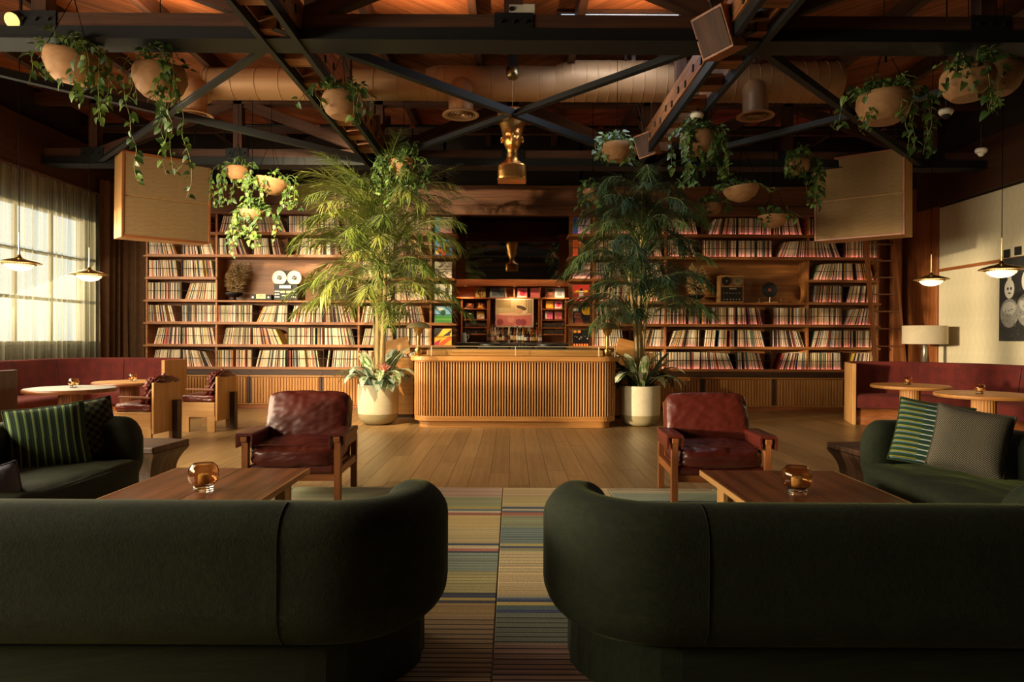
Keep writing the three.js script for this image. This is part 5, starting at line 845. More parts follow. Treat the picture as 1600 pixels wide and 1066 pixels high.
function potXZ(px, d) { const p = at(px, 640, d); return [p.x, p.z]; }
const [plx, plz] = potXZ(591, 10.2), [prx, prz] = potXZ(999.5, 10.2);
const potMat = (() => { const n = makeNoise(111, 60, 60), m = makeNoise(112, 6, 10); return (a, b, sd) => std({ map: dataTex(256, 256, (u, v) => mix3(hex(a), hex(b), clamp(0.5 * n(u * 60 + sd, v * 60) + 0.5 * m(u * 6, v * 10), 0, 1))), roughness: 0.8 }); })();
const potTop = potMat(0xd8cdb0, 0xc6ba9a, 0), potLow = potMat(0xa89a76, 0x94865f, 7);
for (const [x, z, w] of [[plx, plz, 'left'], [prx, prz, 'right']]) {
  const t = thing('planter_pot', `two-tone cream and tan round planter pot at the ${w} end of the counter`, 'planter', [x, 0, z]);
  part(t, 'pot_body', lathe([[0.298, 0.165], [0.303, 0.3], [0.303, 0.585], [0.297, 0.595], [0.28, 0.595], [0.275, 0.58], [0.275, 0.5], [0, 0.5]], 48), potTop);
  part(t, 'pot_base', lathe([[0, 0], [0.15, 0], [0.2, 0.012], [0.25, 0.045], [0.285, 0.1], [0.297, 0.165]], 48), potLow, 'darker tan lower band'); part(t, 'soil', lathe([[0.276, 0.535], [0.15, 0.55], [0, 0.552]], 24), soil);
}
{
  // fronds leave the stems at ever new heights, turning by the golden angle: [stems, count, heights, lengths, rises, falls, leaflet length]
  const grow = (sd, stems, n, hs, Ls, rise, fall, wd, az0) => {
    seed = sd; const out = [];
    for (let i = 0; i < n; i++) {
      const f = (i + rr(0, 0.8)) / n, h = lerp(hs[0], hs[1], f), ok = stems.filter(([p]) => p[p.length - 1][1] >= h - 0.05), c = new THREE.CatmullRomCurve3((ok.length ? pick(ok) : stems[stems.length - 1])[0].map((p) => V(...p))); let u = 0; while (u < 1 && c.getPoint(u).y < h) u += 0.02; const p = c.getPoint(Math.min(1, u));
      const L = rr(Ls[0], Ls[1]) * lerp(0.9, 1.05, f), a0 = clamp(lerp(rise[0], rise[1], f) + rr(-0.2, 0.2), 0.3, 1.54), a1 = lerp(fall[0], fall[1], f) + rr(-0.3, 0.3);
      out.push([[p.x, p.y, p.z], az0 + i * 2.39996 + rr(-0.3, 0.3), L, a0, a1, wd * rr(0.8, 1.15), 58, Math.floor(rnd() * 3)]);
    }
    return out;
  };
  const SL = [[[[0, 0, 0], [0.0, 0.7, 0], [-0.02, 1.75, 0]], 0.052], [[[0.05, 0, 0.02], [0.07, 0.6, 0.03], [0.12, 1.95, 0.05]], 0.04], [[[-0.05, 0, -0.03], [-0.05, 0.7, -0.03], [-0.12, 1.5, -0.04]], 0.03], [[[0.03, 0.2, 0], [0.03, 1.1, 0.01], [0.05, 2.35, 0.02]], 0.03]];
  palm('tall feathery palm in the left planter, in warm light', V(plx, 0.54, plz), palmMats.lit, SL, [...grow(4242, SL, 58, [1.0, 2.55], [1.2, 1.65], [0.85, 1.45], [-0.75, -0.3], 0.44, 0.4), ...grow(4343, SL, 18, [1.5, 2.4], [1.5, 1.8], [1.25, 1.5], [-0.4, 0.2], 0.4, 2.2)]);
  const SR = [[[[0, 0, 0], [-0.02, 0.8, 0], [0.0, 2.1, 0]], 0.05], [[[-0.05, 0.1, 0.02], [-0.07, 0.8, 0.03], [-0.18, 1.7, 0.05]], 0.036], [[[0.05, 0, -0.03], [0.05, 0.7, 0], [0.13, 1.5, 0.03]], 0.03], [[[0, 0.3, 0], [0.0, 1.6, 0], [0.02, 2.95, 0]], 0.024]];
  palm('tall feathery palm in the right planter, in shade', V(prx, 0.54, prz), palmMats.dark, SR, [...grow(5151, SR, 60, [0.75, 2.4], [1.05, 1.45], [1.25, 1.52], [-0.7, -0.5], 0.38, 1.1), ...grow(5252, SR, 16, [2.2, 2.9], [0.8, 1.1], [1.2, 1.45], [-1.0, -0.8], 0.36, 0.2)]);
}
{ // bromeliads filling the planters
  const strap = (L, W, up, fall) => { const pos = [], idx = [], uv = [], N = 9; let p = V(0, 0, 0), a = up; for (let k = 0; k <= N; k++) { const u = k / N, w = W * Math.min(1, 0.45 + u * 1.6) * (u > 0.6 ? Math.sqrt(1 - ((u - 0.6) / 0.4) ** 2) : 1) + 0.001; pos.push(p.x, p.y + w * 0.25, -w, p.x, p.y, 0, p.x, p.y + w * 0.25, w); uv.push(u, 0, u, 0.5, u, 1); p = p.clone().add(V(Math.cos(a), Math.sin(a), 0).multiplyScalar(L / N)); a = lerp(up, fall, u ** 1.3); } for (let k = 0; k < N; k++) for (const j of [0, 1]) { const q = k * 3 + j; idx.push(q, q + 1, q + 3, q + 1, q + 4, q + 3); } const g = new THREE.BufferGeometry(); g.setAttribute('position', new THREE.Float32BufferAttribute(pos, 3)); g.setAttribute('uv', new THREE.Float32BufferAttribute(uv, 2)); g.setIndex(idx); g.computeVertexNormals(); return g; };
  const variegated = (a, b, sd) => { const n = makeNoise(sd, 7, 5), m = makeNoise(sd + 1, 22, 12); return phy({ map: dataTex(128, 64, (u, v) => mix3(hex(a), hex(b), clamp((0.6 * n(u * 7, v * 5) + 0.4 * m(u * 22, v * 12) - 0.42) * 5, 0, 1))), roughness: 0.45, transmission: 0.25, thickness: 0, side: THREE.DoubleSide }); };
  const pale = [variegated(0xc8ccb0, 0x6f8a52, 121), variegated(0xe0d8b8, 0x4f7a38, 123), variegated(0xa8b4a0, 0x3e5a40, 125)], deep = [variegated(0x8a9a94, 0x2c4438, 127), variegated(0x3c5a48, 0x1f3830, 129), variegated(0xd0d4b4, 0x55702f, 131)], pink = leafMat(0xd08478, 0.3);
  const make = (label, x, z, mats, sd, n) => { const t = thing('bromeliad', label, 'bromeliad', [x, 0.55, z]); seed = sd;
    for (let i = 0; i < n; i++) { const az = rr(0, 6.283), inner = i < n * 0.3, m = part(t, 'leaf', strap(rr(0.5, 0.75), rr(0.05, 0.085), inner ? rr(1.0, 1.4) : rr(0.5, 1.15), inner ? rr(-0.4, 0.8) : rr(-2.2, -1.2)), pick(mats)); m.rotation.y = az; m.position.set(0.16 * Math.cos(az) * rr(0.2, 1), rr(-0.02, 0.03), -0.16 * Math.sin(az) * rr(0.2, 1)); }
    for (let i = 0; i < 9; i++) { const m = part(t, 'bract', strap(rr(0.14, 0.2), 0.016, rr(0.7, 1.4), 0.4), pink); m.rotation.y = i * 0.7; m.position.set(0.12, 0.22, 0.14); } };
  make('pale variegated bromeliad spilling over the rim of the left planter', plx, plz, pale, 313, 46); make('dark silvery bromeliad spilling over the rim of the right planter', prx, prz, deep, 717, 42);
}
// ------------------------------------------------------------------ niche objects
const NS = TIER(3) + 0.001;
for (const [s, px, label] of [[-1, 366, 'black footed bowl of fluffy pampas plumes in the left niche'], [1, 1087, 'black footed bowl of pampas plumes in the right niche']]) {
  const p = at(px, 468, 12.42), t = thing('plume_vase', label, 'vase', [p.x, NS, -12.42]); seed = 900 + s;
  part(t, 'foot', lathe([[0, 0], [0.06, 0], [0.055, 0.015], [0.03, 0.02], [0.03, 0.06], [0, 0.06]], 24), s < 0 ? M.black : M.chrome); part(t, 'bowl', lathe([[0, 0.055], [0.06, 0.06], [0.13, 0.09], [0.155, 0.13], [0.14, 0.14], [0.11, 0.11], [0, 0.09]], 32), M.black);
  const pm = std({ color: s < 0 ? 0x9a8058 : 0xb89c6c, roughness: 1, side: THREE.DoubleSide }), n = s < 0 ? 11 : 9;
  for (let i = 0; i < n; i++) {
    const dir = V((s < 0 ? rr(-0.15, 0.45) : rr(-0.2, 0.5)), 1, rr(-0.05, 0.15)).normalize(), L = rr(0.42, 0.62), pos = [], idx = [], base = V(rr(-0.06, 0.06), 0.11, rr(-0.04, 0.06));
    for (let k = 0; k < 230; k++) { const u = rr(0.1, 1), c = base.clone().addScaledVector(dir, L * u), o = V(rr(-1, 1), rr(-0.1, 1), rr(-1, 1)).normalize().multiplyScalar(0.15 * Math.sin(Math.PI * (0.12 + 0.85 * u))), w = V(rr(-1, 1), rr(-1, 1), rr(-1, 1)).normalize().multiplyScalar(0.0022), b = pos.length / 3; const mid = c.clone().addScaledVector(o, 0.6), e = c.clone().add(o); e.y -= 0.012; pos.push(c.x - w.x, c.y - w.y, c.z - w.z, c.x + w.x, c.y + w.y, c.z + w.z, mid.x + w.x, mid.y + w.y, mid.z + w.z, e.x, e.y, e.z); idx.push(b, b + 1, b + 2, b, b + 2, b + 3); }
    const g = new THREE.BufferGeometry(); g.setAttribute('position', new THREE.Float32BufferAttribute(pos, 3)); g.setIndex(idx); g.computeVertexNormals(); const f = new THREE.Group(); f.name = 'plume'; t.add(f); stuff(part(f, 'hairs', g, pm)); part(f, 'stalk', rod(base, base.clone().addScaledVector(dir, L), 0.004, 5), pm);
  }
}
{
  const reel = (t, x, y, z, r, m) => { const g = new THREE.Group(); g.name = 'reel'; g.position.set(x, y, z); t.add(g); part(g, 'flange', cyl(r, r, 0.008, 40).rotateX(Math.PI / 2), m); part(g, 'rim', new THREE.TorusGeometry(r - 0.006, 0.006, 8, 40).translate(0, 0, 0.006), m); part(g, 'hub', cyl(r * 0.3, r * 0.3, 0.02, 24).rotateX(Math.PI / 2).translate(0, 0, 0.006), M.black); for (let k = 0; k < 3; k++) { const a = k * 2.094 + 0.4; part(g, 'spoke', rbox(r * 0.16, 0.02, 0.012, 0.003, r * 0.14 * Math.cos(a), r * 0.14 * Math.sin(a), 0.014, 0, 1), M.chrome); } };
  const p = at(449, 469, 12.4), t = thing('tape_deck', 'black reel-to-reel tape deck with two large white reels in the left niche', 'tape deck', [p.x, NS, -12.42]);
  part(t, 'case', rbox(0.43, 0.3, 0.22, 0.01, 0, 0.15, 0), M.black); part(t, 'upper_plate', rbox(0.36, 0.28, 0.1, 0.01, 0, 0.4, -0.02), M.black); reel(t, -0.135, 0.41, 0.045, 0.132, std({ color: 0xe6e0cc, roughness: 0.45 })); reel(t, 0.135, 0.41, 0.045, 0.132, std({ color: 0xe6e0cc, roughness: 0.45 }));
  part(t, 'head_cover', rbox(0.22, 0.07, 0.05, 0.01, 0, 0.24, 0.11), M.chrome); for (const k of [-1, 1]) { part(t, 'meter', rbox(0.09, 0.04, 0.012, 0.003, k * 0.055, 0.15, 0.112), std({ color: 0xd8c88c, roughness: 0.4, emissive: 0x8a6a30, emissiveIntensity: 0.3 })); for (let j = 0; j < 3; j++) for (const y of [0.06, 0.11, 0.16]) part(t, 'knob', cyl(0.013, 0.013, 0.02, 14).rotateX(Math.PI / 2).translate(k * (0.12 + j * 0.03), y, 0.118), M.chrome); } for (let j = 0; j < 6; j++) part(t, 'key', rbox(0.02, 0.025, 0.012, 0.003, -0.06 + j * 0.024, 0.085, 0.114), M.chrome);
  const r = at(410, 469, 12.36), u = thing('tape_recorder', 'small black recorder with a lit cream dial beside the left tape deck', 'tape recorder', [r.x, NS, -12.38]); part(u, 'case', rbox(0.38, 0.1, 0.18, 0.012, 0, 0.05, 0), M.black); part(u, 'dial', rbox(0.17, 0.085, 0.02, 0.004, -0.0, 0.068, 0.085), std({ color: 0xe0c088, roughness: 0.4, emissive: 0xa06a28, emissiveIntensity: 0.35 })); part(u, 'dial_arc', new THREE.TorusGeometry(0.03, 0.004, 6, 20, Math.PI).translate(0, 0.055, 0.097), std({ color: 0x8a3a20 })); for (const k of [-1, 1]) part(u, 'knob', cyl(0.018, 0.018, 0.02, 16).rotateX(Math.PI / 2).translate(k * 0.14, 0.05, 0.095), M.chrome);
  const q = at(526, 469, 12.42), v = thing('radio_speaker', 'dark wooden box with round horn opening behind the left palm fronds in the left niche', 'loudspeaker', [q.x, NS, -12.45]); part(v, 'cabinet', rbox(0.5, 0.34, 0.22, 0.012, 0, 0.17, 0), M.darkPanel); part(v, 'cone', lathe([[0.11, 0.0], [0.1, 0.0], [0.04, -0.04], [0, -0.045]], 32).rotateX(Math.PI / 2).translate(-0.06, 0.2, 0.115), M.shelf); part(v, 'ring', new THREE.TorusGeometry(0.11, 0.012, 8, 36).translate(-0.06, 0.2, 0.112), M.black); part(v, 'lid', rbox(0.52, 0.02, 0.24, 0.005, 0, 0.35, 0), M.timber);
  const a = at(1141, 473, 12.4), b = thing('tape_deck', 'tan-cased reel-to-reel tape deck with black panel in the right niche', 'tape deck', [a.x, NS, -12.42]); part(b, 'case', rbox(0.43, 0.49, 0.2, 0.008, 0, 0.245, 0), M.oakLight); part(b, 'panel', rbox(0.39, 0.26, 0.02, 0.004, 0, 0.15, 0.096), M.black); part(b, 'reel_plate', rbox(0.39, 0.17, 0.02, 0.004, 0, 0.375, 0.096), M.timberRaw); reel(b, -0.1, 0.385, 0.11, 0.082, M.black); reel(b, 0.1, 0.385, 0.11, 0.082, std({ color: 0x8a7a58, roughness: 0.5 })); for (let j = 0; j < 6; j++) { part(b, 'knob', cyl(0.013, 0.013, 0.02, 14).rotateX(Math.PI / 2).translate(-0.14 + j * 0.055, 0.055, 0.112), M.chrome); part(b, 'switch', rbox(0.03, 0.012, 0.012, 0.003, -0.14 + j * 0.055, 0.17, 0.108), M.chrome); } part(b, 'head_block', rbox(0.12, 0.03, 0.03, 0.006, 0.02, 0.25, 0.11), M.chrome);
  const c = at(1203, 474, 12.3), e = thing('display_record', 'black vinyl disc standing upright on a brass holder in the right niche', 'record', [c.x, NS, -12.32]); part(e, 'disc', cyl(0.14, 0.14, 0.004, 48).rotateX(Math.PI / 2 - 0.08).translate(0, 0.23, 0), M.blackGloss); part(e, 'centre_label', cyl(0.03, 0.03, 0.006, 24).rotateX(Math.PI / 2 - 0.08).translate(0, 0.23, 0), std({ color: 0x6a3020, roughness: 0.6 })); part(e, 'groove_ring', new THREE.TorusGeometry(0.136, 0.003, 6, 48).rotateX(-0.08).translate(0, 0.23, 0), M.black); part(e, 'holder', rod(V(0, 0.0, 0.015), V(0, 0.1, 0.012), 0.005), M.brass);
  for (const [px, l] of [[1186, 'small brass candlestick left of the upright disc'], [1221, 'small brass candlestick right of the upright disc']]) { const d = at(px, 474, 12.33), f = thing('candlestick', l, 'candlestick', [d.x, NS, -12.33]); part(f, 'base', lathe([[0, 0], [0.045, 0], [0.04, 0.012], [0.008, 0.02], [0, 0.02]], 24), M.brass); part(f, 'stem', lathe([[0, 0.018], [0.007, 0.02], [0.007, 0.06], [0.02, 0.065], [0.02, 0.075], [0, 0.075]], 20), M.brass); }
  const tr = at(1204, 474, 12.3), tray = thing('brass_tray', 'thin brass bar lying between the candlesticks in the right niche', 'tray', [tr.x, NS, -12.34]); part(tray, 'plate', rbox(0.26, 0.012, 0.07, 0.004, 0, 0.006, 0), M.brass); part(tray, 'edge', rbox(0.27, 0.016, 0.006, 0.002, 0, 0.008, 0.036), M.brass);
}
// ------------------------------------------------------------------ the bar behind the counter
{
  const ZM = -14.0, Y = (py, d = 13.95) => at(800, py, d).y, Xp = (px, d = 13.95) => at(px, 500, d).x;
  const mr = thing('wall_mirror', 'wide dark mirror above the back bar reflecting the roof beams', 'mirror', [0, 0, ZM - 0.03]); part(mr, 'glass', box(3.6, 1.42, 0.01, 0, 3.2, 0), std({ color: 0x9a948c, roughness: 0.03, metalness: 1 })); part(mr, 'frame', rbox(3.6, 0.06, 0.04, 0.006, 0, 2.46, 0.01), M.teak); part(mr, 'frame', rbox(3.6, 0.06, 0.04, 0.006, 0, 3.9, 0.01), M.teak); part(mr, 'backing', box(3.6, 1.42, 0.03, 0, 3.2, -0.03), M.black);
  const bb = thing('back_bar', 'warm wooden back bar with shelves for sleeves and glasses behind the counter', 'shelving', [0, 0, ZM]);
  part(bb, 'back_panel', box(3.6, 2.46, 0.03, 0, 1.23, -0.26), M.teak); part(bb, 'header', rbox(3.6, 0.1, 0.3, 0.008, 0, 2.4, -0.12), M.teak); part(bb, 'sleeve_shelf', rbox(3.6, 0.03, 0.28, 0.005, 0, Y(466), -0.11), M.teak);
  for (const px of [729 - 8, 762, 764.5, 842, 846, 884]) part(bb, 'upright', rbox(0.035, Y(466) - 1.0, 0.26, 0.004, Xp(px), (Y(466) + 1.0) / 2, -0.12), M.teak);
  const shelfYs = [483, 500, 512.5, 523]; for (const [a, b] of [[722, 762], [846, 884]]) for (const y of shelfYs) part(bb, 'shelf', rbox(Xp(b) - Xp(a), 0.024, 0.26, 0.004, (Xp(a) + Xp(b)) / 2, Y(y), -0.12), M.teak);
  for (const px of [750, 789, 803, 844]) part(bb, 'post', rbox(0.02, 0.2, 0.26, 0.003, Xp(px), Y(457), -0.12), M.teak);
  part(bb, 'worktop', rbox(3.6, 0.05, 0.6, 0.008, 0, Y(537.5), 0.05), M.chrome); part(bb, 'cupboards', box(3.6, 0.98, 0.5, 0, 0.5, 0.0), M.darkPanel);
  // sleeves on the bar shelves
  const row = [['olive', 750.5], ['slate', 773], ['slate', 784], ['rose', 816], ['coral', 836.5], ['portrait', 860], ['slate', 875]]; row.forEach(([k, px], i) => coverSleeve(k, ['olive sleeve at the left end of the bar\'s top shelf', 'blue-grey sleeve second on the bar\'s top shelf', 'grey sleeve third on the bar\'s top shelf', 'rose sleeve in the middle of the bar\'s top shelf', 'coral sleeve on the bar\'s top shelf above the poster\'s right edge', 'brown portrait sleeve on the bar\'s top shelf, second from right', 'grey sleeve at the right end of the bar\'s top shelf'][i], Xp(px), Y(466) + 0.016, ZM - 0.05, 0.2, -0.1));
  for (const [k, px, py, l] of [['portrait', 733.5, 482, 'brown portrait sleeve on the left bar shelf, upper left'], ['duo', 750.5, 482, 'dark sleeve with two orange figures on the left bar shelf, upper right'], ['green', 734, 499.5, 'dark green sleeve on the left bar shelf, lower left'], ['mustard', 750.5, 499.5, 'mustard and cream sleeve on the left bar shelf, lower right'], ['amber', 859, 482.5, 'amber-yellow sleeve on the right bar shelf, upper left'], ['rose', 873, 482.5, 'rose sleeve on the right bar shelf, upper right'], ['magenta', 858, 499.5, 'magenta sleeve on the right bar shelf, lower left'], ['coral', 873, 499.5, 'coral-pink sleeve on the right bar shelf, lower right']]) coverSleeve(k, l, Xp(px), Y(py) + 0.014, ZM - 0.03, 0.155, -0.08);
  // poster: a plain pink and cream picture
  const po = thing('framed_poster', 'large cream-framed picture in pink and cream tones above the bottles', 'picture', [(Xp(774) + Xp(833.5)) / 2, (Y(467) + Y(511.5)) / 2, ZM + 0.04]), PW = Xp(833.5) - Xp(774), PH = Y(467) - Y(511.5);
  part(po, 'frame', rbox(PW, PH, 0.03, 0.006), M.white); part(po, 'print', new THREE.PlaneGeometry(PW - 0.05, PH - 0.05).translate(0, 0, 0.0165), std({ roughness: 0.5, map: canvasTex(512, 384, (g, w, h) => {
    g.fillStyle = '#c8b888'; g.fillRect(0, 0, w, h); g.fillStyle = '#a89868'; g.fillRect(0, 0, w * 0.4, h * 0.3); for (let i = 0; i < 5; i++) { g.fillStyle = i % 2 ? '#b8a878' : '#8c7c54'; g.fillRect(w * (0.82 + i * 0.035), 0, w * 0.02, h * 0.55); }
    g.fillStyle = '#d88078'; g.fillRect(0, h * 0.52, w, h * 0.48); g.fillStyle = '#e8c8a0'; g.beginPath(); g.ellipse(w * 0.5, h * 0.54, w * 0.52, h * 0.07, 0, 0, 7); g.fill(); g.strokeStyle = '#c86c64'; g.lineWidth = 5; g.stroke();
    g.fillStyle = '#efe0b8'; g.beginPath(); g.ellipse(w * 0.7, h * 0.36, w * 0.17, h * 0.17, 0.35, 0, 7); g.fill(); g.fillStyle = '#5c5034'; g.beginPath(); g.ellipse(w * 0.7, h * 0.3, w * 0.15, h * 0.08, 0.3, 0, 7); g.fill(); g.fillStyle = '#d8b48c'; g.beginPath(); g.ellipse(w * 0.62, h * 0.42, w * 0.12, h * 0.1, 0.2, 0, 7); g.fill();
    g.fillStyle = '#a85058'; for (const x of [0.62, 0.75, 0.1]) { g.beginPath(); g.ellipse(w * x, h * 0.85, w * 0.09, h * 0.12, 0.5, 0, 7); g.fill(); } g.fillStyle = '#e8a898'; for (let k = 0; k < 5; k++) { g.beginPath(); g.ellipse(w * (0.33 + k * 0.035), h * 0.76, w * 0.013, h * 0.12, -0.25 + k * 0.12, 0, 7); g.fill(); } }) }));
  // bottles: two rows
  seed = 606; const bm = [phy({ color: new THREE.Color().setRGB(0.9, 0.85, 0.75), roughness: 0.08, transmission: 0.85, thickness: 0.05, ior: 1.45 }), std({ color: 0x6a3410, roughness: 0.12 }), std({ color: 0x8a5a24, roughness: 0.12 }), std({ color: 0x24381c, roughness: 0.12 }), std({ color: 0xb8a888, roughness: 0.2 }), std({ color: 0x1a1210, roughness: 0.15 })], lab = [0xe0d4b4, 0xc89848, 0x8a3a28, 0xd8d8cc].map((c) => std({ color: c, roughness: 0.7 })), cap = [M.black, M.brass, std({ color: 0x7a2a20, roughness: 0.5 })];
  const shapes = [[[0, 0], [0.037, 0], [0.038, 0.17], [0.03, 0.2], [0.013, 0.225], [0.012, 0.29], [0, 0.29]], [[0, 0], [0.046, 0], [0.046, 0.13], [0.034, 0.165], [0.013, 0.185], [0.013, 0.24], [0, 0.24]], [[0, 0], [0.034, 0], [0.035, 0.2], [0.016, 0.25], [0.012, 0.32], [0, 0.32]]].map((p) => [lathe(p, 20), p[1][0], p[p.length - 1][1]]);
  const px0 = 763, px1 = 845, WT = Y(537.5) + 0.026; part(bb, 'bottle_step', rbox(Xp(px1) - Xp(px0), 0.09, 0.12, 0.004, (Xp(px0) + Xp(px1)) / 2, WT + 0.045, -0.04), M.teak);
  for (const [rowN, z, y0, n] of [['rear raised row', -0.04, WT + 0.091, 20], ['front row', 0.12, WT, 19]]) for (let i = 0; i < n; i++) {
    const [g, r, h] = pick(shapes), kinds = ['clear', 'amber', 'honey', 'green', 'cream', 'dark'], k = Math.floor(rnd() * 6), t = thing('bottle', `${kinds[k]} bottle, ${nth(i + 1)} from left in the ${rowN} on the back bar`, 'bottle', [lerp(Xp(px0 + 2), Xp(px1 - 2), i / (n - 1)), y0, ZM + z], 0, `${kinds[k]} bottles, ${rowN} of the back bar`); part(t, 'glass', g, bm[k]); part(t, 'label', cyl(r + 0.0015, r + 0.0015, h * 0.28, 20, 0, h * 0.32, 0, true), pick(lab)); part(t, 'cap', cyl(0.014, 0.014, 0.025, 14, 0, h + 0.008, 0), pick(cap));
  }
  const gm = phy({ color: 0xf0ead8, roughness: 0.04, transmission: 0.9, thickness: 0.004, ior: 1.5 }), gg = lathe([[0, 0], [0.03, 0], [0.034, 0.09], [0.031, 0.09], [0.027, 0.006], [0, 0.006]], 18);
  for (const [a, b, w] of [[724, 761, 'left'], [848, 883, 'right']]) for (const [y, sh] of [[512.5, 'upper'], [523, 'lower']]) for (let i = 0; i < 7; i++) { const m = new THREE.Mesh(gg, gm); m.name = numbered('tumbler'); m.position.set(lerp(Xp(a) + 0.05, Xp(b) - 0.05, i / 6), Y(y) + 0.0125, ZM - 0.05); scene.add(m); tag(m, `clear tumbler, ${nth(i + 1)} from left on the ${sh} glass shelf ${w} of the bar poster`, 'glass', `tumblers, ${sh} ${w} bar shelf`); }
  const mach = thing('water_jug', 'pale blue-grey jug standing at the left end of the back bar', 'jug', [Xp(725.5), WT, ZM + 0.12]); part(mach, 'body', lathe([[0, 0], [0.05, 0], [0.055, 0.02], [0.05, 0.14], [0.04, 0.19], [0.043, 0.2], [0, 0.19]], 28), std({ color: 0x9ab0b0, roughness: 0.35 })); part(mach, 'handle', new THREE.TorusGeometry(0.045, 0.008, 8, 20, Math.PI).rotateZ(-Math.PI / 2).translate(0.05, 0.11, 0), std({ color: 0x9ab0b0, roughness: 0.35 }));
  for (const [x, w] of [[-0.95, 'left'], [0.05, 'middle'], [0.95, 'right']]) { const t = thing('downlight', `small round downlight under the bar soffit, ${w}`, 'spotlight', [x, 2.33, ZM + 0.12]); part(t, 'rim', lathe([[0.03, 0.012], [0.042, 0.012], [0.042, 0], [0.03, 0]], 20), M.brass); part(t, 'lens', cyl(0.03, 0.03, 0.006, 18, 0, 0.006, 0), std({ color: 0xffe0b0, emissive: new THREE.Color().setRGB(1, 0.6, 0.3), emissiveIntensity: 2 })); part(t, 'arm', box(0.02, 0.02, 0.16, 0, 0.015, -0.06), M.brass); const B = new THREE.SpotLight(new THREE.Color().setRGB(1, 0.62, 0.32), BARL * 4, 0, 0.8, 0.7, 2); B.position.set(x * 0.8, 3.88, -12.9); B.target.position.set(x, 1.6, ZM); B.castShadow = true; B.shadow.radius = 1; scene.add(B, B.target); part(t, 'soffit_spot', cyl(0.03, 0.03, 0.04, 16, x * 0.8 - x, 3.92 - 2.33, -12.9 - ZM - 0.12), M.black);
    const L = new THREE.SpotLight(new THREE.Color().setRGB(1, 0.58, 0.28), BARL * 0.4, 0, 1.2, 0.8, 2); L.position.set(x, 2.315, ZM + 0.14); L.target.position.set(x, 1.2, ZM - 0.05); L.castShadow = true; L.shadow.radius = 2; scene.add(L, L.target); }
}
// ------------------------------------------------------------------ pictures on the right wall
{
  const onWall = (px, py) => { const d = FOCAL * 7.25 / (px - 800); return at(px, py, d); };
  const a = onWall(1563.5, 406), b = onWall(1563.5, 533), W = 1.5, H = a.y - b.y, t = thing('mural_print', 'tall black-and-white print of two pale bag-headed figures on the linen wall', 'picture', [X1 - 0.066, (a.y + b.y) / 2, a.z + W / 2]);
  const g = rbox(0.02, H, W, 0.004); part(t, 'board', g, M.black);
  part(t, 'print', new THREE.PlaneGeometry(W - 0.004, H - 0.004).rotateY(-Math.PI / 2).translate(-0.011, 0, 0), std({ roughness: 0.7, map: canvasTex(512, 512, (c, w, h) => {
    c.fillStyle = '#2c2c2a'; c.fillRect(0, 0, w, h); for (let i = 0; i < 900; i++) { c.fillStyle = pick(['#3a3a38', '#1c1c1a', '#4a4a46', '#242422']); c.fillRect(rnd() * w, rnd() * h, rr(1, 5), rr(2, 14)); }
    const E = (col, x, y, rx, ry) => { c.fillStyle = col; c.beginPath(); c.ellipse(x, y, rx, ry, 0, 0, 7); c.fill(); };
    for (const [x, y, s] of [[70, 190, 1], [190, 150, 1.15], [330, 190, 1.05], [450, 170, 1]]) { E('#8c8c84', x, y + 150 * s, 62 * s, 90 * s); E('#b8b8ae', x, y + 120 * s, 46 * s, 40 * s); E('#d8d6c8', x, y, 34 * s, 60 * s); E('#d8d6c8', x, y - 66 * s, 14 * s, 22 * s); E('#1a1a18', x - 11 * s, y - 2, 6 * s, 9 * s); E('#1a1a18', x + 11 * s, y - 2, 6 * s, 9 * s); E('#20201e', x, y + 26 * s, 10 * s, 4 * s); for (let k = 0; k < 70; k++) { c.fillStyle = pick(['#4a4a46', '#c8c6b8', '#6c6c66', '#282826']); c.fillRect(x + rr(-55, 55) * s, y + rr(90, 230) * s, rr(2, 9), rr(2, 9)); } }
    for (let i = 0; i < 1400; i++) { c.fillStyle = pick(['#101010', '#5a5a54', '#2a2a28']); c.fillRect(rnd() * w, h * 0.84 + rnd() * h * 0.16, 3, 3); } }) }));
  for (const [px, py, s, l] of [[1571.5, 396.5, 0.12, 'small black card left of the pair above the large print'], [1589, 392, 0.12, 'small black card right of the pair above the large print']]) { const p = onWall(px, py), m = thing('picture_card', l, 'picture', [X1 - 0.05, p.y, p.z]); part(m, 'card', rbox(0.012, s, 0.12, 0.003), M.black); part(m, 'print', rbox(0.002, s - 0.02, 0.1, 0.0005, -0.007, 0, 0), std({ color: 0x22201d, roughness: 0.6 })); }
}
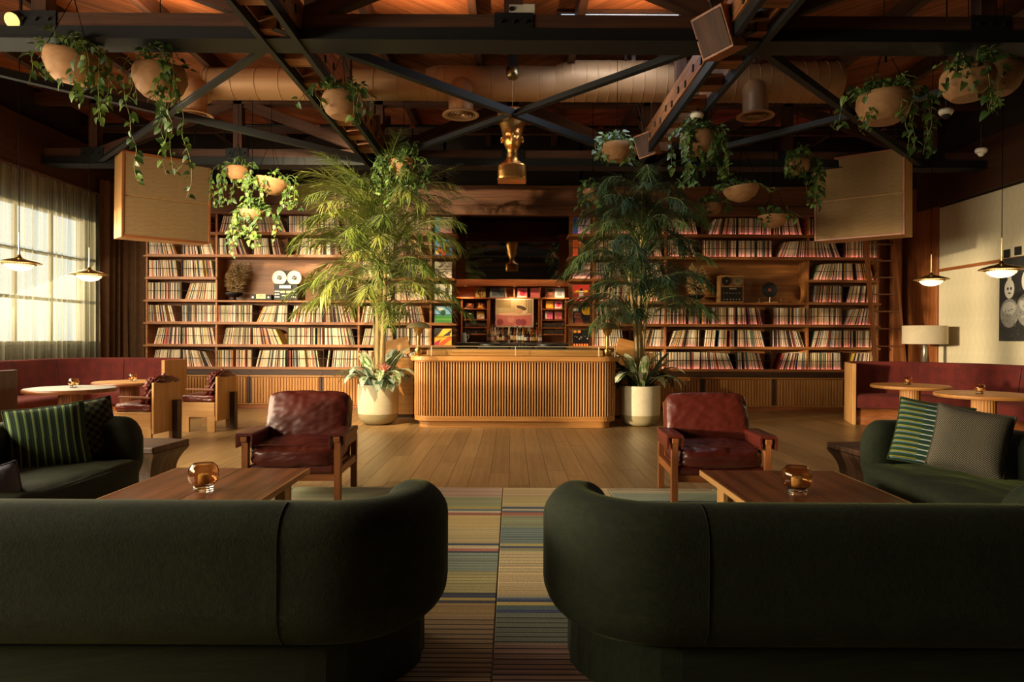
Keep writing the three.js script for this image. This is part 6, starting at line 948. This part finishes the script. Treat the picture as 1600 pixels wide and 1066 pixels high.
// ------------------------------------------------------------------ ladder, right table lamp
{
  const t = thing('library_ladder', 'tall narrow wooden ladder leaning on the right end of the bookcase', 'ladder'); const T = (k, y) => V(lerp(6.36, 6.52, y / 3.4) + k * 0.24, y, lerp(-11.35, -12.2, y / 3.4));
  for (const k of [-1, 1]) part(t, 'rail', beam(T(k, 0.0), T(k, 3.4), 0.045, 0.09), M.teak);
  for (let y = 0.28; y < 3.3; y += 0.3) part(t, 'rung', rbox(0.46, 0.025, 0.07, 0.005, T(0, y).x, y, T(0, y).z, 0), M.walnut);
  const p = at(1445, 523, 11.2), c = thing('console', 'narrow dark wooden console behind the right banquette', 'table', [p.x - 0.05, 0, p.z - 0.02]); part(c, 'top', rbox(0.7, 0.035, 0.32, 0.006, 0, 0.84, 0), M.walnut); for (const a of [-1, 1]) for (const b of [-1, 1]) part(c, 'leg', rbox(0.04, 0.825, 0.04, 0.004, a * 0.31, 0.4125, b * 0.12), M.walnut);
  const l = thing('table_lamp', 'table lamp with wide white drum shade and glass column behind the right banquette', 'lamp', [p.x, 0.8575, p.z]); part(l, 'base', lathe([[0, 0], [0.09, 0], [0.09, 0.015], [0.02, 0.025], [0, 0.025]], 32), M.chrome); part(l, 'column', lathe([[0, 0.02], [0.035, 0.02], [0.04, 0.2], [0.035, 0.38], [0.012, 0.4], [0.01, 0.45], [0, 0.45]], 24), std({ color: 0x8a8478, roughness: 0.15, metalness: 0.6 })); const Y0 = p.y - 0.155 - 0.8575;
  part(l, 'shade', lathe([[0.325, 0], [0.33, 0.002], [0.328, 0.3], [0.322, 0.3], [0.322, 0.002]], 48).translate(0, Y0, 0), phy({ map: rep(fabricMap(0xe2d6bc, 0xd2c4a4, 67), 2, 1), roughness: 0.9, transmission: 0.3, thickness: 0 })); part(l, 'spider', box(0.64, 0.006, 0.012, 0, Y0 + 0.12, 0), M.brass);
}
scene.traverse((o) => { if (o.isMesh) { o.castShadow = true; o.receiveShadow = true; } });
renderer.render(scene, camera);
